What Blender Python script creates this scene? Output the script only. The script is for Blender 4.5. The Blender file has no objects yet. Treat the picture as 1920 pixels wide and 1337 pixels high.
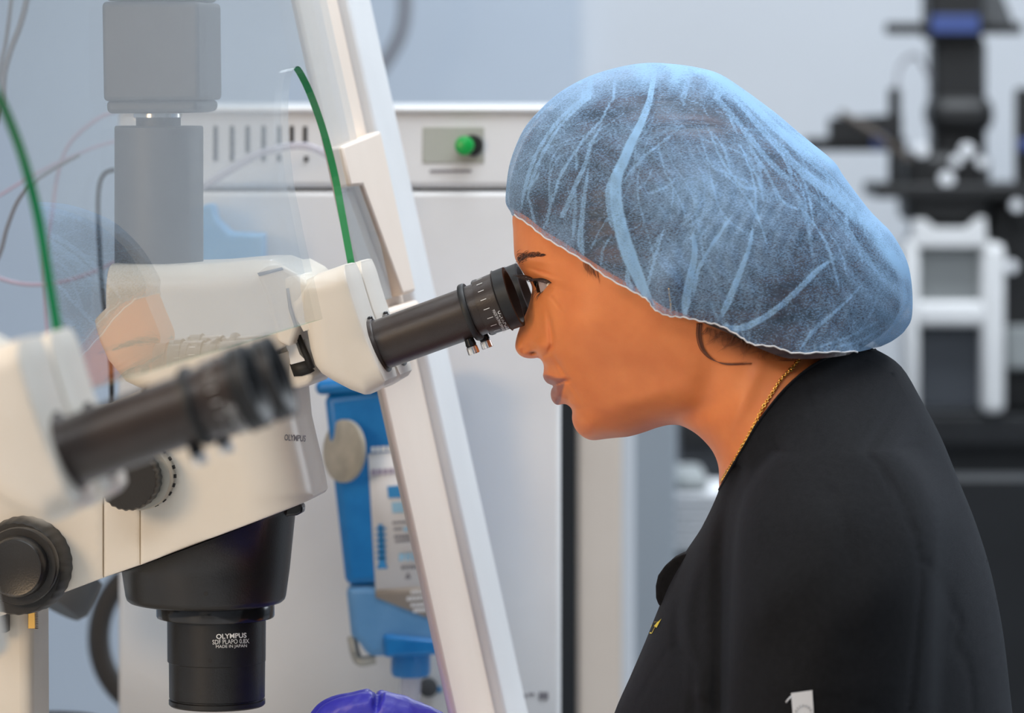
import bpy, bmesh, math, random
import numpy as np
from mathutils import Vector, Matrix, geometry
from mathutils.bvhtree import BVHTree
random.seed(7); np.random.seed(7)
scn = bpy.context.scene
C = scn.collection

# ------------------------------------------------------------------ camera
FP = 8000.0            # focal length in pixels of the 1920 wide frame (150 mm lens)
HOR = 150.0            # picture row of the horizon (level camera, shifted lens)
ZC = 1.35              # lens height
Y0 = 2.79              # distance of the woman's middle plane
AL = math.atan(1131/FP) # the hood is turned by 8 degrees
cam_d = bpy.data.cameras.new('camera'); cam = bpy.data.objects.new('camera', cam_d); C.objects.link(cam)
cam_d.lens = 150; cam_d.sensor_width = 36; cam_d.shift_y = -(668.5-HOR)/1920
cam.location = (0, 0, ZC); cam.rotation_euler = (math.pi/2, 0, 0)
cam_d.clip_start = .05
cam_d.dof.use_dof = True; cam_d.dof.focus_distance = 2.76; cam_d.dof.aperture_fstop = 7.6
scn.camera = cam
# ------------------------------------------------------------------ light
scn.view_settings.view_transform = 'Standard'; scn.view_settings.look = 'None'
scn.view_settings.exposure = 0.70; scn.view_settings.gamma = 1.0
scn.view_settings.use_curve_mapping = False
w = bpy.data.worlds.new('World'); scn.world = w; w.use_nodes = True
w.node_tree.nodes['Background'].inputs[0].default_value = (.78, .89, 1, 1)
w.node_tree.nodes['Background'].inputs[1].default_value = .42

def area(name, loc, rot, sx, sy, power, col, spread=math.pi):
    d = bpy.data.lights.new(name, 'AREA'); d.shape = 'RECTANGLE'; d.size = sx; d.size_y = sy
    d.energy = power; d.color = col; d.spread = spread
    o = bpy.data.objects.new(name, d); C.objects.link(o); o.location = loc
    if isinstance(rot, Vector):
        o.rotation_euler = (rot-Vector(loc)).to_track_quat('-Z', 'Y').to_euler()
    else: o.rotation_euler = rot
    return o
area('ceiling_panel_light', (0.5, 2.9, 2.66), (0, 0, 0), 1.6, 1.2, 20, (.86, .93, 1))
area('ceiling_panel_light', (0.6, 5.4, 2.66), (0, 0, 0), 1.8, .9, 26, (.86, .93, 1))
area('ceiling_panel_light', (-.6, .9, 2.66), (0, 0, 0), 1.6, .6, 12, (.95, .97, 1))
area('added_side_light', (3.85, 5.0, 1.75), Vector((.8, 3.0, 1.3)), 1.6, 1.4, 22, (.84, .92, 1))  # added cool light from the right; no window stands there
area('hood_lamp_light', (-1.05, 1.75, 1.50), Vector((.1, 2.78, 1.14)), .4, .4, 5.2, (1, .72, .45))

# ------------------------------------------------------------------ geometry helpers
Fv = Vector((math.cos(AL), -math.sin(AL), 0)); Lv = Vector((math.sin(AL), math.cos(AL), 0)); Zv = Vector((0, 0, 1))
O3 = Vector((0, Y0, ZC)); CAMP = Vector((0, 0, ZC))
def ray(px, py): return Vector(((px-960)/FP, 1.0, -(py-HOR)/FP))
def P(px, py, Y): return CAMP + ray(px, py)*Y
def W(a, off, z): return Vector((a*Fv.x+off*Lv.x, Y0+a*Fv.y+off*Lv.y, z))
def A(px, py, off=0.0):                 # pixel seen on the vertical plane at lateral offset off
    d = ray(px, py); t = (off + Y0*Lv.y)/(d.dot(Lv)); p = d*t
    return ((p.x*Fv.x + (p.y-Y0)*Fv.y), ZC+p.z)
def Aw(px, py, off=0.0):
    a, z = A(px, py, off); return W(a, off, z)
def to_px(v): v = v-CAMP; return (960+FP*v.x/v.y, HOR-FP*v.z/v.y)

# ------------------------------------------------------------------ materials
def mat(name, col, rough=.5, metal=0, **kw):
    m = bpy.data.materials.new(name); m.use_nodes = True
    b = m.node_tree.nodes['Principled BSDF']
    b.inputs['Base Color'].default_value = (*col, 1); b.inputs['Roughness'].default_value = rough
    b.inputs['Metallic'].default_value = metal
    for k, v in kw.items(): b.inputs[k.replace('_', ' ')].default_value = v
    return m
def noise_mat(name, c1, c2, scale=200, rough=.5, bump=0, bscale=None, metal=0, detail=3, **kw):
    m = mat(name, c1, rough, metal, **kw); nt = m.node_tree; b = nt.nodes['Principled BSDF']
    tc = nt.nodes.new('ShaderNodeTexCoord'); n = nt.nodes.new('ShaderNodeTexNoise')
    n.inputs['Scale'].default_value = scale; n.inputs['Detail'].default_value = detail
    r = nt.nodes.new('ShaderNodeValToRGB'); r.color_ramp.elements[0].color = (*c1, 1); r.color_ramp.elements[1].color = (*c2, 1)
    r.color_ramp.elements[0].position = .35; r.color_ramp.elements[1].position = .65
    nt.links.new(tc.outputs['Object'], n.inputs['Vector']); nt.links.new(n.outputs['Fac'], r.inputs['Fac'])
    nt.links.new(r.outputs['Color'], b.inputs['Base Color'])
    if bump:
        n2 = nt.nodes.new('ShaderNodeTexNoise'); n2.inputs['Scale'].default_value = bscale or scale; n2.inputs['Detail'].default_value = 2
        bp = nt.nodes.new('ShaderNodeBump'); bp.inputs['Strength'].default_value = bump; bp.inputs['Distance'].default_value = .001
        nt.links.new(tc.outputs['Object'], n2.inputs['Vector']); nt.links.new(n2.outputs['Fac'], bp.inputs['Height'])
        nt.links.new(bp.outputs['Normal'], b.inputs['Normal'])
    return m
M = {}
M['cream'] = noise_mat('cream_enamel', (.70, .65, .57), (.73, .68, .60), 30, .32)
M['white'] = noise_mat('white_enamel', (.74, .74, .74), (.78, .78, .78), 12, .45)
M['warmwhite'] = noise_mat('warm_white_panel', (.81, .68, .57), (.84, .71, .60), 10, .5)
M['black'] = noise_mat('black_satin', (.009, .0083, .008), (.012, .011, .0105), 60, .36, .1, 900)
M['blackgloss'] = mat('black_gloss', (.012, .012, .013), .16)
M['rubber'] = noise_mat('black_rubber', (.009, .009, .0095), (.013, .013, .013), 120, .5)
M['tube'] = noise_mat('anodised_black_tube', (.034, .023, .018), (.040, .027, .021), 80, .34, .15, 1500)
M['chrome'] = mat('chrome', (.72, .70, .68), .2, 1)
M['knurl'] = mat('silver_plastic', (.42, .40, .35), .38, .5)
M['brass'] = mat('brass', (.85, .50, .14), .3, 1)
M['camgrey'] = noise_mat('dark_grey_casting', (.075, .078, .082), (.085, .088, .092), 40, .5)
M['wall'] = noise_mat('wall_paint', (.70, .73, .77), (.72, .75, .79), 3, .8)
M['wallblue'] = noise_mat('pale_blue_panel', (.55, .62, .71), (.58, .65, .74), 3, .8)
M['floor'] = noise_mat('grey_floor', (.35, .36, .37), (.42, .43, .44), 6, .5)
M['bluebag'] = noise_mat('blue_cover', (.16, .42, .72), (.20, .47, .76), 40, .5)
M['filterblue'] = noise_mat('blue_plastic', (.0, .155, .44), (.006, .19, .50), 60, .35)
M['filterlight'] = noise_mat('light_blue_plastic', (.10, .27, .50), (.13, .31, .55), 40, .4)
M['label'] = mat('label_paper', (.72, .70, .70), .6)
M['ink'] = mat('grey_ink', (.22, .21, .23), .6)
M['inkpurple'] = mat('violet_ink', (.36, .30, .40), .6)
M['inkblue'] = mat('blue_ink', (.03, .25, .55), .6)
M['inklight'] = mat('light_blue_ink', (.30, .52, .68), .6)
M['inkwhite'] = mat('white_ink', (.82, .82, .80), .5)
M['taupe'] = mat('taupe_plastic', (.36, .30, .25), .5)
M['green'] = mat('green_button', (.0, .36, .06), .3)
M['dark'] = noise_mat('dark_cabinet', (.007, .0075, .009), (.011, .012, .014), 10, .5)
M['slate'] = mat('slate_panel', (.065, .072, .085), .5)
M['greymid'] = mat('grey_panel', (.32, .34, .34), .5)
M['bluescreen'] = mat('blue_label', (.05, .08, .24), .4)
M['cable'] = mat('grey_cable', (.20, .20, .22), .4)
M['lilac'] = mat('lilac_tube', (.50, .43, .55), .3)
M['clear'] = mat('clear_vinyl', (.62, .60, .68), .15, 0, Alpha=.55)
M['slot'] = mat('slot_black', (.01, .009, .008), .6)
M['gold'] = mat('gold', (.95, .55, .14), .22, 1)
M['greyrecess'] = mat('recess_grey', (.42, .43, .38), .5)
M['yellow'] = mat('yellow_thread', (.85, .68, .0), .5)
M['paper'] = mat('paper', (.76, .77, .79), .6)

def glass_mat(name, ior):
    m = bpy.data.materials.new(name); m.use_nodes = True; nt = m.node_tree; nt.nodes.clear()
    o = nt.nodes.new('ShaderNodeOutputMaterial'); mx = nt.nodes.new('ShaderNodeMixShader')
    t = nt.nodes.new('ShaderNodeBsdfTransparent'); t.inputs[0].default_value = (.985, .995, .99, 1)
    g = nt.nodes.new('ShaderNodeBsdfGlossy'); g.inputs['Roughness'].default_value = .0
    fr = nt.nodes.new('ShaderNodeFresnel'); ge = nt.nodes.new('ShaderNodeNewGeometry')
    mp = nt.nodes.new('ShaderNodeMapRange'); mp.inputs['To Min'].default_value = ior; mp.inputs['To Max'].default_value = 1/ior
    nt.links.new(ge.outputs['Backfacing'], mp.inputs['Value']); nt.links.new(mp.outputs[0], fr.inputs['IOR'])
    nt.links.new(fr.outputs[0], mx.inputs[0]); nt.links.new(t.outputs[0], mx.inputs[1]); nt.links.new(g.outputs[0], mx.inputs[2])
    nt.links.new(mx.outputs[0], o.inputs[0]); return m
M['glass'] = glass_mat('clear_glass', 1.44)
M['glassedge'] = mat('green_glass_edge', (.01, .23, .075), .25)
M['lens'] = mat('coated_lens', (.01, .012, .02), .03)

# ------------------------------------------------------------------ object helpers
ORG = {}
def tag(o, label=None, cat=None, group=None, kind=None):
    if label: o['label'] = label
    if cat: o['category'] = cat
    if group: o['group'] = group
    if kind: o['kind'] = kind
    return o
def thing(name, label, cat, loc, group=None):
    o = bpy.data.objects.new(name, None); C.objects.link(o); o.location = loc; o.empty_display_size = .02
    ORG[o.name] = Vector(loc); return tag(o, label, cat, group)
def obj(name, verts, faces, m, parent=None, smooth=True, mats=None, fm=None, at=None):
    org = ORG[parent.name] if parent is not None else (Vector(at) if at is not None else None)
    vs = np.array([tuple(v) for v in verts], dtype=float)
    if org is None:
        org = Vector((vs[:, 0].mean(), vs[:, 1].mean(), vs[:, 2].min()))
    me = bpy.data.meshes.new(name); me.from_pydata((vs-np.array(org)).tolist(), [], faces)
    for mm in (mats or [m]): me.materials.append(mm)
    me.polygons.foreach_set('use_smooth', [smooth]*len(me.polygons))
    if fm is not None: me.polygons.foreach_set('material_index', fm)
    o = bpy.data.objects.new(name, me); C.objects.link(o)
    if parent is not None: o.parent = parent
    else: o.location = org
    ORG[o.name] = org
    me.update(); return o
def bevel(o, wd, seg=3, ang=40):
    b = o.modifiers.new('bevel', 'BEVEL'); b.width = wd; b.segments = seg; b.limit_method = 'ANGLE'; b.angle_limit = math.radians(ang)
    b.harden_normals = False
    me = o.data; me.polygons.foreach_set('use_smooth', [True]*len(me.polygons))
    try:
        me.set_sharp_from_angle(angle=math.radians(60))
    except Exception: pass
    return o
def fixn(o):
    bm = bmesh.new(); bm.from_mesh(o.data); bmesh.ops.recalc_face_normals(bm, faces=bm.faces); bm.to_mesh(o.data); bm.free(); return o
def lathe(name, org, ax, prof, m, parent=None, seg=64, smooth=True, mod=None, cap=True):
    ax = ax.normalized(); u = ax.orthogonal().normalized(); v = ax.cross(u)
    vs = []; fs = []
    for (s, r) in prof:
        for k in range(seg):
            t = 2*math.pi*k/seg; rr = mod(s, r, t) if mod else r
            vs.append(org+ax*s+u*(rr*math.cos(t))+v*(rr*math.sin(t)))
    n = len(prof)
    for i in range(n-1):
        for k in range(seg): fs.append((i*seg+k, i*seg+(k+1) % seg, (i+1)*seg+(k+1) % seg, (i+1)*seg+k))
    if cap: fs.append(tuple(range(seg))[::-1]); fs.append(tuple(range((n-1)*seg, n*seg)))
    o = fixn(obj(name, vs, fs, m, parent, smooth))
    if smooth: o.data.set_sharp_from_angle(angle=math.radians(38))
    return o
def slab(name, poly, off0, off1, m, parent=None, bv=.002, seg=3, at=None, ang=40, refoff=None):
    r = off0 if refoff is None else refoff
    pts = [A(x, y, r) for x, y in poly]; n = len(pts)
    vs = [W(a, off0, z) for a, z in pts]+[W(a, off1, z) for a, z in pts]
    fs = [tuple(range(n)), tuple(range(2*n-1, n-1, -1))]+[(i, (i+1) % n, n+(i+1) % n, n+i) for i in range(n)]
    o = fixn(obj(name, vs, fs, m, parent, True, at=at))
    if bv: bevel(o, bv, seg, ang)
    return o
def box(name, c0, c1, m, parent=None, bv=0.002, at=None):
    x0, y0, z0 = c0; x1, y1, z1 = c1
    vs = [(x0, y0, z0), (x1, y0, z0), (x1, y1, z0), (x0, y1, z0), (x0, y0, z1), (x1, y0, z1), (x1, y1, z1), (x0, y1, z1)]
    fs = [(0, 3, 2, 1), (4, 5, 6, 7), (0, 1, 5, 4), (1, 2, 6, 5), (2, 3, 7, 6), (3, 0, 4, 7)]
    o = obj(name, vs, fs, m, parent, False, at=at)
    if bv: bevel(o, bv, 2)
    return o
def pbox(name, px0, py0, px1, py1, Y, dep, m, parent=None, bv=.002):
    a = P(px0, py1, Y); b = P(px1, py0, Y)
    return box(name, (a.x, Y, a.z), (b.x, Y+dep, b.z), m, parent, bv)
def ppoly(name, poly, Y, dep, m, parent=None, bv=.001, seg=2):
    pts = [P(x, y, Y) for x, y in poly]; n = len(pts)
    vs = pts+[p+Vector((0, dep, 0)) for p in pts]
    fs = [tuple(range(n)), tuple(range(2*n-1, n-1, -1))]+[(i, (i+1) % n, n+(i+1) % n, n+i) for i in range(n)]
    o = fixn(obj(name, vs, fs, m, parent, True))
    if bv: bevel(o, bv, seg)
    return o
def catmull(pts, n=8, closed=False):
    pts = [np.array(tuple(p), dtype=float) for p in pts]; out = []; N = len(pts)
    rng = range(N) if closed else range(N-1)
    for i in rng:
        if closed: p0, p1, p2, p3 = pts[i-1], pts[i], pts[(i+1) % N], pts[(i+2) % N]
        else: p0, p1, p2, p3 = pts[max(i-1, 0)], pts[i], pts[i+1], pts[min(i+2, N-1)]
        for k in range(n):
            t = k/n
            out.append(.5*((2*p1)+(-p0+p2)*t+(2*p0-5*p1+4*p2-p3)*t*t+(-p0+3*p1-3*p2+p3)*t**3))
    if not closed: out.append(pts[-1])
    return out
def tube_vf(pts, r, seg=10, vs=None, fs=None, taper=None):
    vs = [] if vs is None else vs; fs = [] if fs is None else fs; b = len(vs)
    pts = [Vector(tuple(p)) for p in pts]; n = len(pts); up = None
    for i, p in enumerate(pts):
        d = (pts[min(i+1, n-1)]-pts[max(i-1, 0)]).normalized()
        if up is None: up = d.orthogonal().normalized()
        up = (up-d*up.dot(d)).normalized(); v = d.cross(up)
        rr = r[i] if isinstance(r, (list, tuple)) else (r*taper(i/(n-1)) if taper else r)
        for k in range(seg):
            t = 2*math.pi*k/seg; vs.append(p+up*(rr*math.cos(t))+v*(rr*math.sin(t)))
    for i in range(n-1):
        for k in range(seg): fs.append((b+i*seg+k, b+i*seg+(k+1) % seg, b+(i+1)*seg+(k+1) % seg, b+(i+1)*seg+k))
    fs.append(tuple(range(b, b+seg))[::-1]); fs.append(tuple(range(b+(n-1)*seg, b+n*seg)))
    return vs, fs
def tube(name, pts, r, m, parent=None, n=8, seg=12, closed=False):
    c = catmull(pts, n, closed)
    if closed: c.append(c[0])
    vs, fs = tube_vf(c, r, seg); return obj(name, vs, fs, m, parent)
def text_mesh(body, bold=False):
    cu = bpy.data.curves.new('t', 'FONT'); cu.body = body; cu.size = 1; cu.align_x = 'LEFT'; cu.resolution_u = 3
    if bold: cu.offset = .022
    o = bpy.data.objects.new('t', cu); C.objects.link(o)
    bpy.context.view_layer.update(); dg = bpy.context.evaluated_depsgraph_get()
    me = bpy.data.meshes.new_from_object(o.evaluated_get(dg))
    bpy.data.objects.remove(o); vs = [v.co.copy() for v in me.vertices]; fs = [tuple(p.vertices) for p in me.polygons]
    x0 = min(v.x for v in vs); x1 = max(v.x for v in vs); y0 = min(v.y for v in vs); y1 = max(v.y for v in vs)
    return [((v.x-x0)/(x1-x0), (v.y-y0)/(y1-y0)) for v in vs], fs
def bvh_of(o):
    bpy.context.view_layer.update(); dg = bpy.context.evaluated_depsgraph_get()
    ob = o.evaluated_get(dg); me = ob.to_mesh(); mw = o.matrix_world
    t = BVHTree.FromPolygons([mw @ v.co for v in me.vertices], [tuple(p.vertices) for p in me.polygons]); ob.to_mesh_clear(); return t
def decal(name, body, p0, wd, ht, rot, target, m, parent, bold=False, lift=.0003, fallback=None, skew=0):
    """printed lettering laid on the surface of target; p0 is its lower left corner as seen"""
    uv, fs = text_mesh(body, bold); return decal_uv(name, uv, fs, p0, wd, ht, rot, target, m, parent, lift)
def decal_uv(name, uv, fs, p0, wd, ht, rot, target, m, parent, lift=.0003):
    c, s = math.cos(rot), math.sin(rot); bv = bvh_of(target); vs = []; last = None
    for u, v in uv:
        x = u*wd; y = -v*ht; px = p0[0]+c*x-s*y; py = p0[1]+s*x+c*y
        d = ray(px, py).normalized(); hit = bv.ray_cast(CAMP, d)[0]
        if hit is None: hit = CAMP+d*(last if last else Y0)
        last = (hit-CAMP).length; vs.append(hit-d*lift)
    return obj(name, vs, fs, m, parent, False)
def copy_tree(o, parent=None):
    c = o.copy(); C.objects.link(c)
    if parent is not None: c.parent = parent
    for ch in list(o.children): copy_tree(ch, c)
    return c
# ================================================================== the room
def resample(poly, step=.0015):
    p = np.asarray(poly, float); out = []
    for i in range(len(p)):
        a, b = p[i], p[(i+1) % len(p)]; n_ = max(1, int(np.linalg.norm(b-a)/step+.5))
        for k in range(n_): out.append(a+(b-a)*k/n_)
    return np.array(out)
def seg_dist(p, poly, closed=True):
    p = np.asarray(p, float); best = np.full(len(p), 9e9); n = len(poly)
    for i in range(n if closed else n-1):
        a = np.asarray(poly[i]); b = np.asarray(poly[(i+1) % n]); ab_ = b-a; L2 = ab_.dot(ab_)
        if L2 < 1e-16: continue
        t = np.clip(((p-a)@ab_)/L2, 0, 1); q = p-(a+t[:, None]*ab_); best = np.minimum(best, (q*q).sum(1))
    return np.sqrt(best)
def struct(o): o['kind'] = 'structure'; return o
struct(box('floor', (-3, -1.5, -.1), (4, 7.0, 0), M['floor'], bv=0))
struct(box('ceiling', (-3, -1.5, 2.7), (4, 7.0, 2.8), M['wall'], bv=0))
struct(box('wall_back', (-3, 7.0, 0), (4, 7.1, 2.7), M['wall'], bv=0))
struct(box('wall_left', (-3.1, -1.5, 0), (-3, 7.0, 2.7), M['wall'], bv=0))
struct(box('wall_right', (4, -1.5, 0), (4.1, 7.0, 2.7), M['wall'], bv=0))
struct(box('wall_rear', (-3, -1.6, 0), (4, -1.5, 2.7), M['wall'], bv=0))
# bluish wall panel behind the hood
wp = struct(box('trim_1', (-2.9, 6.93, 0), (P(1085, 0, 6.93).x, 7.0, 2.6), M['wallblue'], bv=.004))

# ------------------------------------------------------------------ hood (workstation) with sloping glass
HB = thing('laminar_flow_workstation', 'white slanted workstation frame with clear glass screen beside the microscope', 'workstation', tuple(Aw(600, 1500, .2)))
OFFN = -.085
ab, zb = A(605, 598, OFFN); at_, zt = A(553, 362, OFFN)
SL = (at_-ab)/(zt-zb)                       # a changes with z by SL
nG = Vector((1, 0, 0))
nrm2 = Vector((1, -SL)).normalized()        # (a, z) outward normal
NG = Fv*nrm2.x + Zv*nrm2.y
PG = W(ab, 0, zb)
def GL(px, py):                              # picture point on the glass plane -> (off, z)
    d = ray(px, py); t = (PG-CAMP).dot(NG)/d.dot(NG); p = CAMP+d*t
    return ((p-Vector((0, Y0, 0))).dot(Lv), p.z)
def GP(off, z, depth=0.0): return W(ab+SL*(z-zb), off, z) - NG*depth
notch_px = [(605, 598), (600, 575), (588, 520), (574, 460), (562, 400), (552, 350), (545, 290), (541, 235), (541, 190), (545, 150), (551, 131), (557, 124),
            (566, 130), (583, 162), (600, 205), (617, 258), (635, 330), (648, 400), (660, 465), (667, 500), (680, 545)]
nt_ = catmull([GL(*p) for p in notch_px], 4)
nt_ = [(float(p[0]), float(p[1])) for p in nt_]; nt_[0] = (nt_[0][0], zb); nt_[-1] = (nt_[-1][0], zb)
SEP = .805
gz1 = 1.95; gR = GL(735, 555)[0]; gLft = -1.55
loop = [(gLft, gz1), (gLft, zb)] + [(o-SEP, z) for o, z in nt_] + nt_ + [(gR, zb), (gR, gz1)]
def cdt_poly(loop, holes=(), extra=()):
    pts = [Vector(p) for p in loop]; edges = [(i, (i+1) % len(loop)) for i in range(len(loop))]
    for h in holes:
        b = len(pts); pts += [Vector(p) for p in h]; edges += [(b+i, b+(i+1) % len(h)) for i in range(len(h))]
    pts += [Vector(p) for p in extra]
    r = geometry.delaunay_2d_cdt(pts, edges, [], 0, 1e-7)
    V = np.array([tuple(v) for v in r[0]]); T = np.array([tuple(f) for f in r[2]])
    cen = V[T].mean(1); keep = inside(cen, loop)
    for h in holes: keep &= ~inside(cen, h)
    return V, T[keep], r[3]
def inside(p, poly):
    poly = np.asarray(poly); x, y = p[:, 0], p[:, 1]; c = np.zeros(len(p), bool); n = len(poly)
    for i in range(n):
        x1, y1 = poly[i]; x2, y2 = poly[(i+1) % n]
        if y1 == y2: continue
        k = ((y1 > y) != (y2 > y)) & (x < (x2-x1)*(y-y1)/(y2-y1)+x1); c ^= k
    return c
V, T, _o = cdt_poly(loop)
TH = .005; n = len(V)
idx = {}
for i, src in enumerate(_o):
    for j in src: idx[j] = i
vs = [GP(v[0], v[1], 0) for v in V]+[GP(v[0], v[1], TH) for v in V]
fs = [tuple(int(i) for i in t) for t in T]+[tuple(int(i)+n for i in t[::-1]) for t in T]; fm = [0]*len(fs)
li = [idx[j] for j in range(len(loop))]
for i in range(len(li)):
    a_, b_ = li[i], li[(i+1) % len(li)]; fs.append((a_, b_, b_+n, a_+n)); fm.append(1 if (loop[(i+1) % len(li)][1] > loop[i][1]) != True and loop[i][0] < gR-.001 and loop[i][0] > gLft+.001 else 0)
bpy_glass = obj('glass_screen', vs, fs, None, HB, False, mats=[M['glass'], M['glassedge']], fm=fm)
# orient the face normals outward by hand: first set should face NG
me = bpy_glass.data
me.update()
if me.polygons[0].normal.dot(NG) < 0: me.flip_normals()

def gpiece(name, pts, d0, d1, m, bv=.003, parent=HB):
    """solid piece lying along the glass plane; pts are (off, z); from depth d0 to d1 behind the plane"""
    n = len(pts); vs = [GP(o, z, d0) for o, z in pts]+[GP(o, z, d1) for o, z in pts]
    fs = [tuple(range(n)), tuple(range(2*n-1, n-1, -1))]+[(i, (i+1) % n, n+(i+1) % n, n+i) for i in range(n)]
    o = fixn(obj(name, vs, fs, m, parent, True)); bevel(o, bv, 2); return o
oL = GL(720, 600)[0]; oR = GL(838, 600)[0]; oM = GL(792, 600)[0]; oM2 = GL(806, 600)[0]
WT = .84
def zat(px, py): return GL(px, py)[1]
gpiece('side_post', [(oL, WT+.008), (oM, WT+.008), (oM, 1.9), (oL, 1.9)], .010, .016, M['warmwhite'])
gpiece('post_edge_strip', [(oM+.001, WT+.008), (oM2, WT+.008), (oM2, 1.9), (oM+.001, 1.9)], .002, .016, M['white'])
gpiece('outer_rail', [(oM2+.001, WT+.008), (oR, WT+.008), (oR, 1.9), (oM2+.001, 1.9)], .004, .018, M['white'])
# ledge at the height of the glass bottom and taupe plate above it, its colour painting the recess shade
gpiece('glass_stop', [(oL-.03, zb-.006), (oM-.02, zb-.006), (oM-.02, zb-.034), (oL-.03, zb-.034)], -.004, .009, M['warmwhite'])
gpiece('post_shade_plate', [(oL-.012, zb), (oL+.085, zb), (oL+.022, zat(700, 350)), (oL-.02, zat(690, 350))], .006, .0095, M['taupe'], .001)
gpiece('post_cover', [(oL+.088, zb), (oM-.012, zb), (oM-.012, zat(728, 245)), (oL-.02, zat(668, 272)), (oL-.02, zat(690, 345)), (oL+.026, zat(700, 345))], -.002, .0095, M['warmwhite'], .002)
# work surface
WB = thing('work_bench', 'white bench top under the stereo microscopes, below the glass screen', 'bench', tuple(W(-.3, 0, 0)))
p0 = W(-1.0, -1.6, WT); wt = [W(-.75, -1.6, WT), W(.035, -1.6, WT), W(.035, .52, WT), W(-.75, .52, WT)]
vs = [p-Zv*.05 for p in wt]+wt
o = fixn(obj('work_surface', vs, [(3, 2, 1, 0), (4, 5, 6, 7), (0, 1, 5, 4), (1, 2, 6, 5), (2, 3, 7, 6), (3, 0, 4, 7)], M['white'], WB, False)); bevel(o, .006, 3)
for (a_, of_) in ((-.70, -1.55), (-.02, -1.55), (-.02, .47), (-.70, .47)):
    q = W(a_, of_, 0); box('leg', (q.x-.03, q.y-.03, 0), (q.x+.03, q.y+.03, WT-.05), M['white'], WB)

# ------------------------------------------------------------------ instrument box behind
YB = 3.42
IB = thing('incubator_cabinet', 'tall white cabinet with vent slots and green push button behind the glass', 'cabinet', (P(640, 0, YB).x, YB, 0))
xl = P(222, 0, YB).x; xr = P(1052, 0, YB).x; zt_ = P(0, 205, YB).z; zm = P(0, 356, YB).z
box('top_panel', (xl, YB, zm+.0012), (xr-.006, YB+.5, zt_), M['white'], IB, .005)
box('cabinet_body', (xl, YB, .01), (xr, YB+.52, zm-.0012), M['white'], IB, .004)
box('top_lid', (xl-.002, YB-.004, zt_-.003), (xr-.004, YB+.5, zt_+.002), M['white'], IB, .002)
for i, (sx, s0, s1) in enumerate([(404, 236, 302), (435, 236, 302), (464, 236, 286), (494, 236, 284), (523, 236, 270), (547, 236, 268), (572, 237, 270), (494, 289, 302), (523, 289, 302), (574, 293, 303)]):
    pbox('vent_slot', sx-4, s0, sx+4, s1, YB-.0012, .004, M['slot'], IB, .0004)
pbox('button_recess', 792, 238, 908, 306, YB-.001, .004, M['greyrecess'], IB, .0008)
lathe('push_button_base', P(886, 272, YB), Vector((0, -1, 0)), [(0, .0085), (.006, .0085), (.007, .0075)], M['slot'], IB, 32)
lathe('push_button', P(873, 273, YB-.006), Vector((-.1, -1, 0)), [(0, .0072), (.009, .0078), (.011, .0070), (.012, .005)], M['green'], IB, 32)
pb = pbox('button_caption', 806, 318, 884, 323, YB-.0008, .002, M['ink'], IB, 0)
for k, (x0, x1, y0, y1) in enumerate([(820, 828, 1288, 1298), (838, 858, 1290, 1296), (980, 986, 1302, 1309), (990, 1002, 1300, 1304), (1010, 1028, 1298, 1312)]):
    pbox('small_mark', x0, y0, x1, y1, YB-.0008, .002, M['inkblue'] if k == 0 else M['ink'], IB, 0)

# blue filter canister hanging in front of the cabinet
YF = 3.33
FC = thing('filter_cartridge', 'blue upright filter cartridge with white label hanging in front of the white cabinet', 'filter', tuple(P(770, 1265, YF)))
def fl(x, y): return (x, y)
ppoly('cartridge_body', [(608, 742), (838, 716), (870, 1090), (648, 1098)], YF, .05, M['filterblue'], FC, .006, 4)
ppoly('cartridge_cap', [(590, 716), (840, 690), (842, 728), (592, 742)], YF-.004, .06, M['filterblue'], FC, .005, 3)
ppoly('lower_housing', [(648, 1100), (870, 1092), (866, 1228), (690, 1232), (676, 1210), (658, 1192)], YF, .05, M['filterlight'], FC, .006, 4)
ppoly('outlet_collar', [(718, 1190), (866, 1205), (850, 1226), (720, 1234)], YF-.004, .05, M['filterblue'], FC, .003)
lathe('outlet_nozzle', P(770, 1222, YF+.02), Vector((0, 0, -1)), [(0, .0155), (.016, .0155), (.019, .0140)], M['filterblue'], FC, 32)
ppoly('paper_label', [(690, 851), (845, 840), (868, 1096), (704, 1106)], YF-.0006, .003, M['label'], FC, 0)
ppoly('taupe_flash', [(704, 1106), (868, 1095), (862, 1128), (800, 1158), (704, 1120)], YF-.0009, .003, M['taupe'], FC, 0)
def marks(name, quads, m):
    vs = []; fs = []
    for q in quads:
        b = len(vs); vs += [P(x, y, YF-.0014) for x, y in q]; fs.append(tuple(range(b, b+len(q))))
    obj(name, vs, fs, m, FC, False)
def para(x, y, w_, h_, n, m, name):
    qs = []; rr = random.Random(int(x+y)); cx = x
    while cx < x+w_:
        ww = rr.uniform(.5, .9)*h_; dy = -(cx-x)*.06
        qs.append([(cx, y+dy), (cx+ww, y+dy-.3), (cx+ww, y+dy+h_*rr.uniform(.75, 1)), (cx, y+dy+h_)]); cx += ww+h_*.18
    marks(name, qs, m)
para(738, 817, 30, 12, 4, M['inkwhite'], 'white_lettering'); para(696, 838, 72, 11, 8, M['inkwhite'], 'white_lettering')
para(696, 880, 68, 12, 8, M['inkpurple'], 'violet_lettering')
marks('blue_patch', [[(726, 912), (772, 908), (774, 932), (728, 934)]], M['inkblue']); marks('pale_patch', [[(734, 942), (775, 940), (777, 960), (736, 962)]], M['inklight'])
para(736, 978, 50, 5, 6, M['ink'], 'grey_lettering'); para(738, 990, 14, 5, 3, M['ink'], 'grey_lettering'); para(757, 988, 30, 9, 5, M['inklight'], 'pale_lettering')
para(739, 1004, 50, 6, 6, M['ink'], 'grey_lettering'); para(741, 1013, 40, 5, 6, M['ink'], 'grey_lettering')
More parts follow.
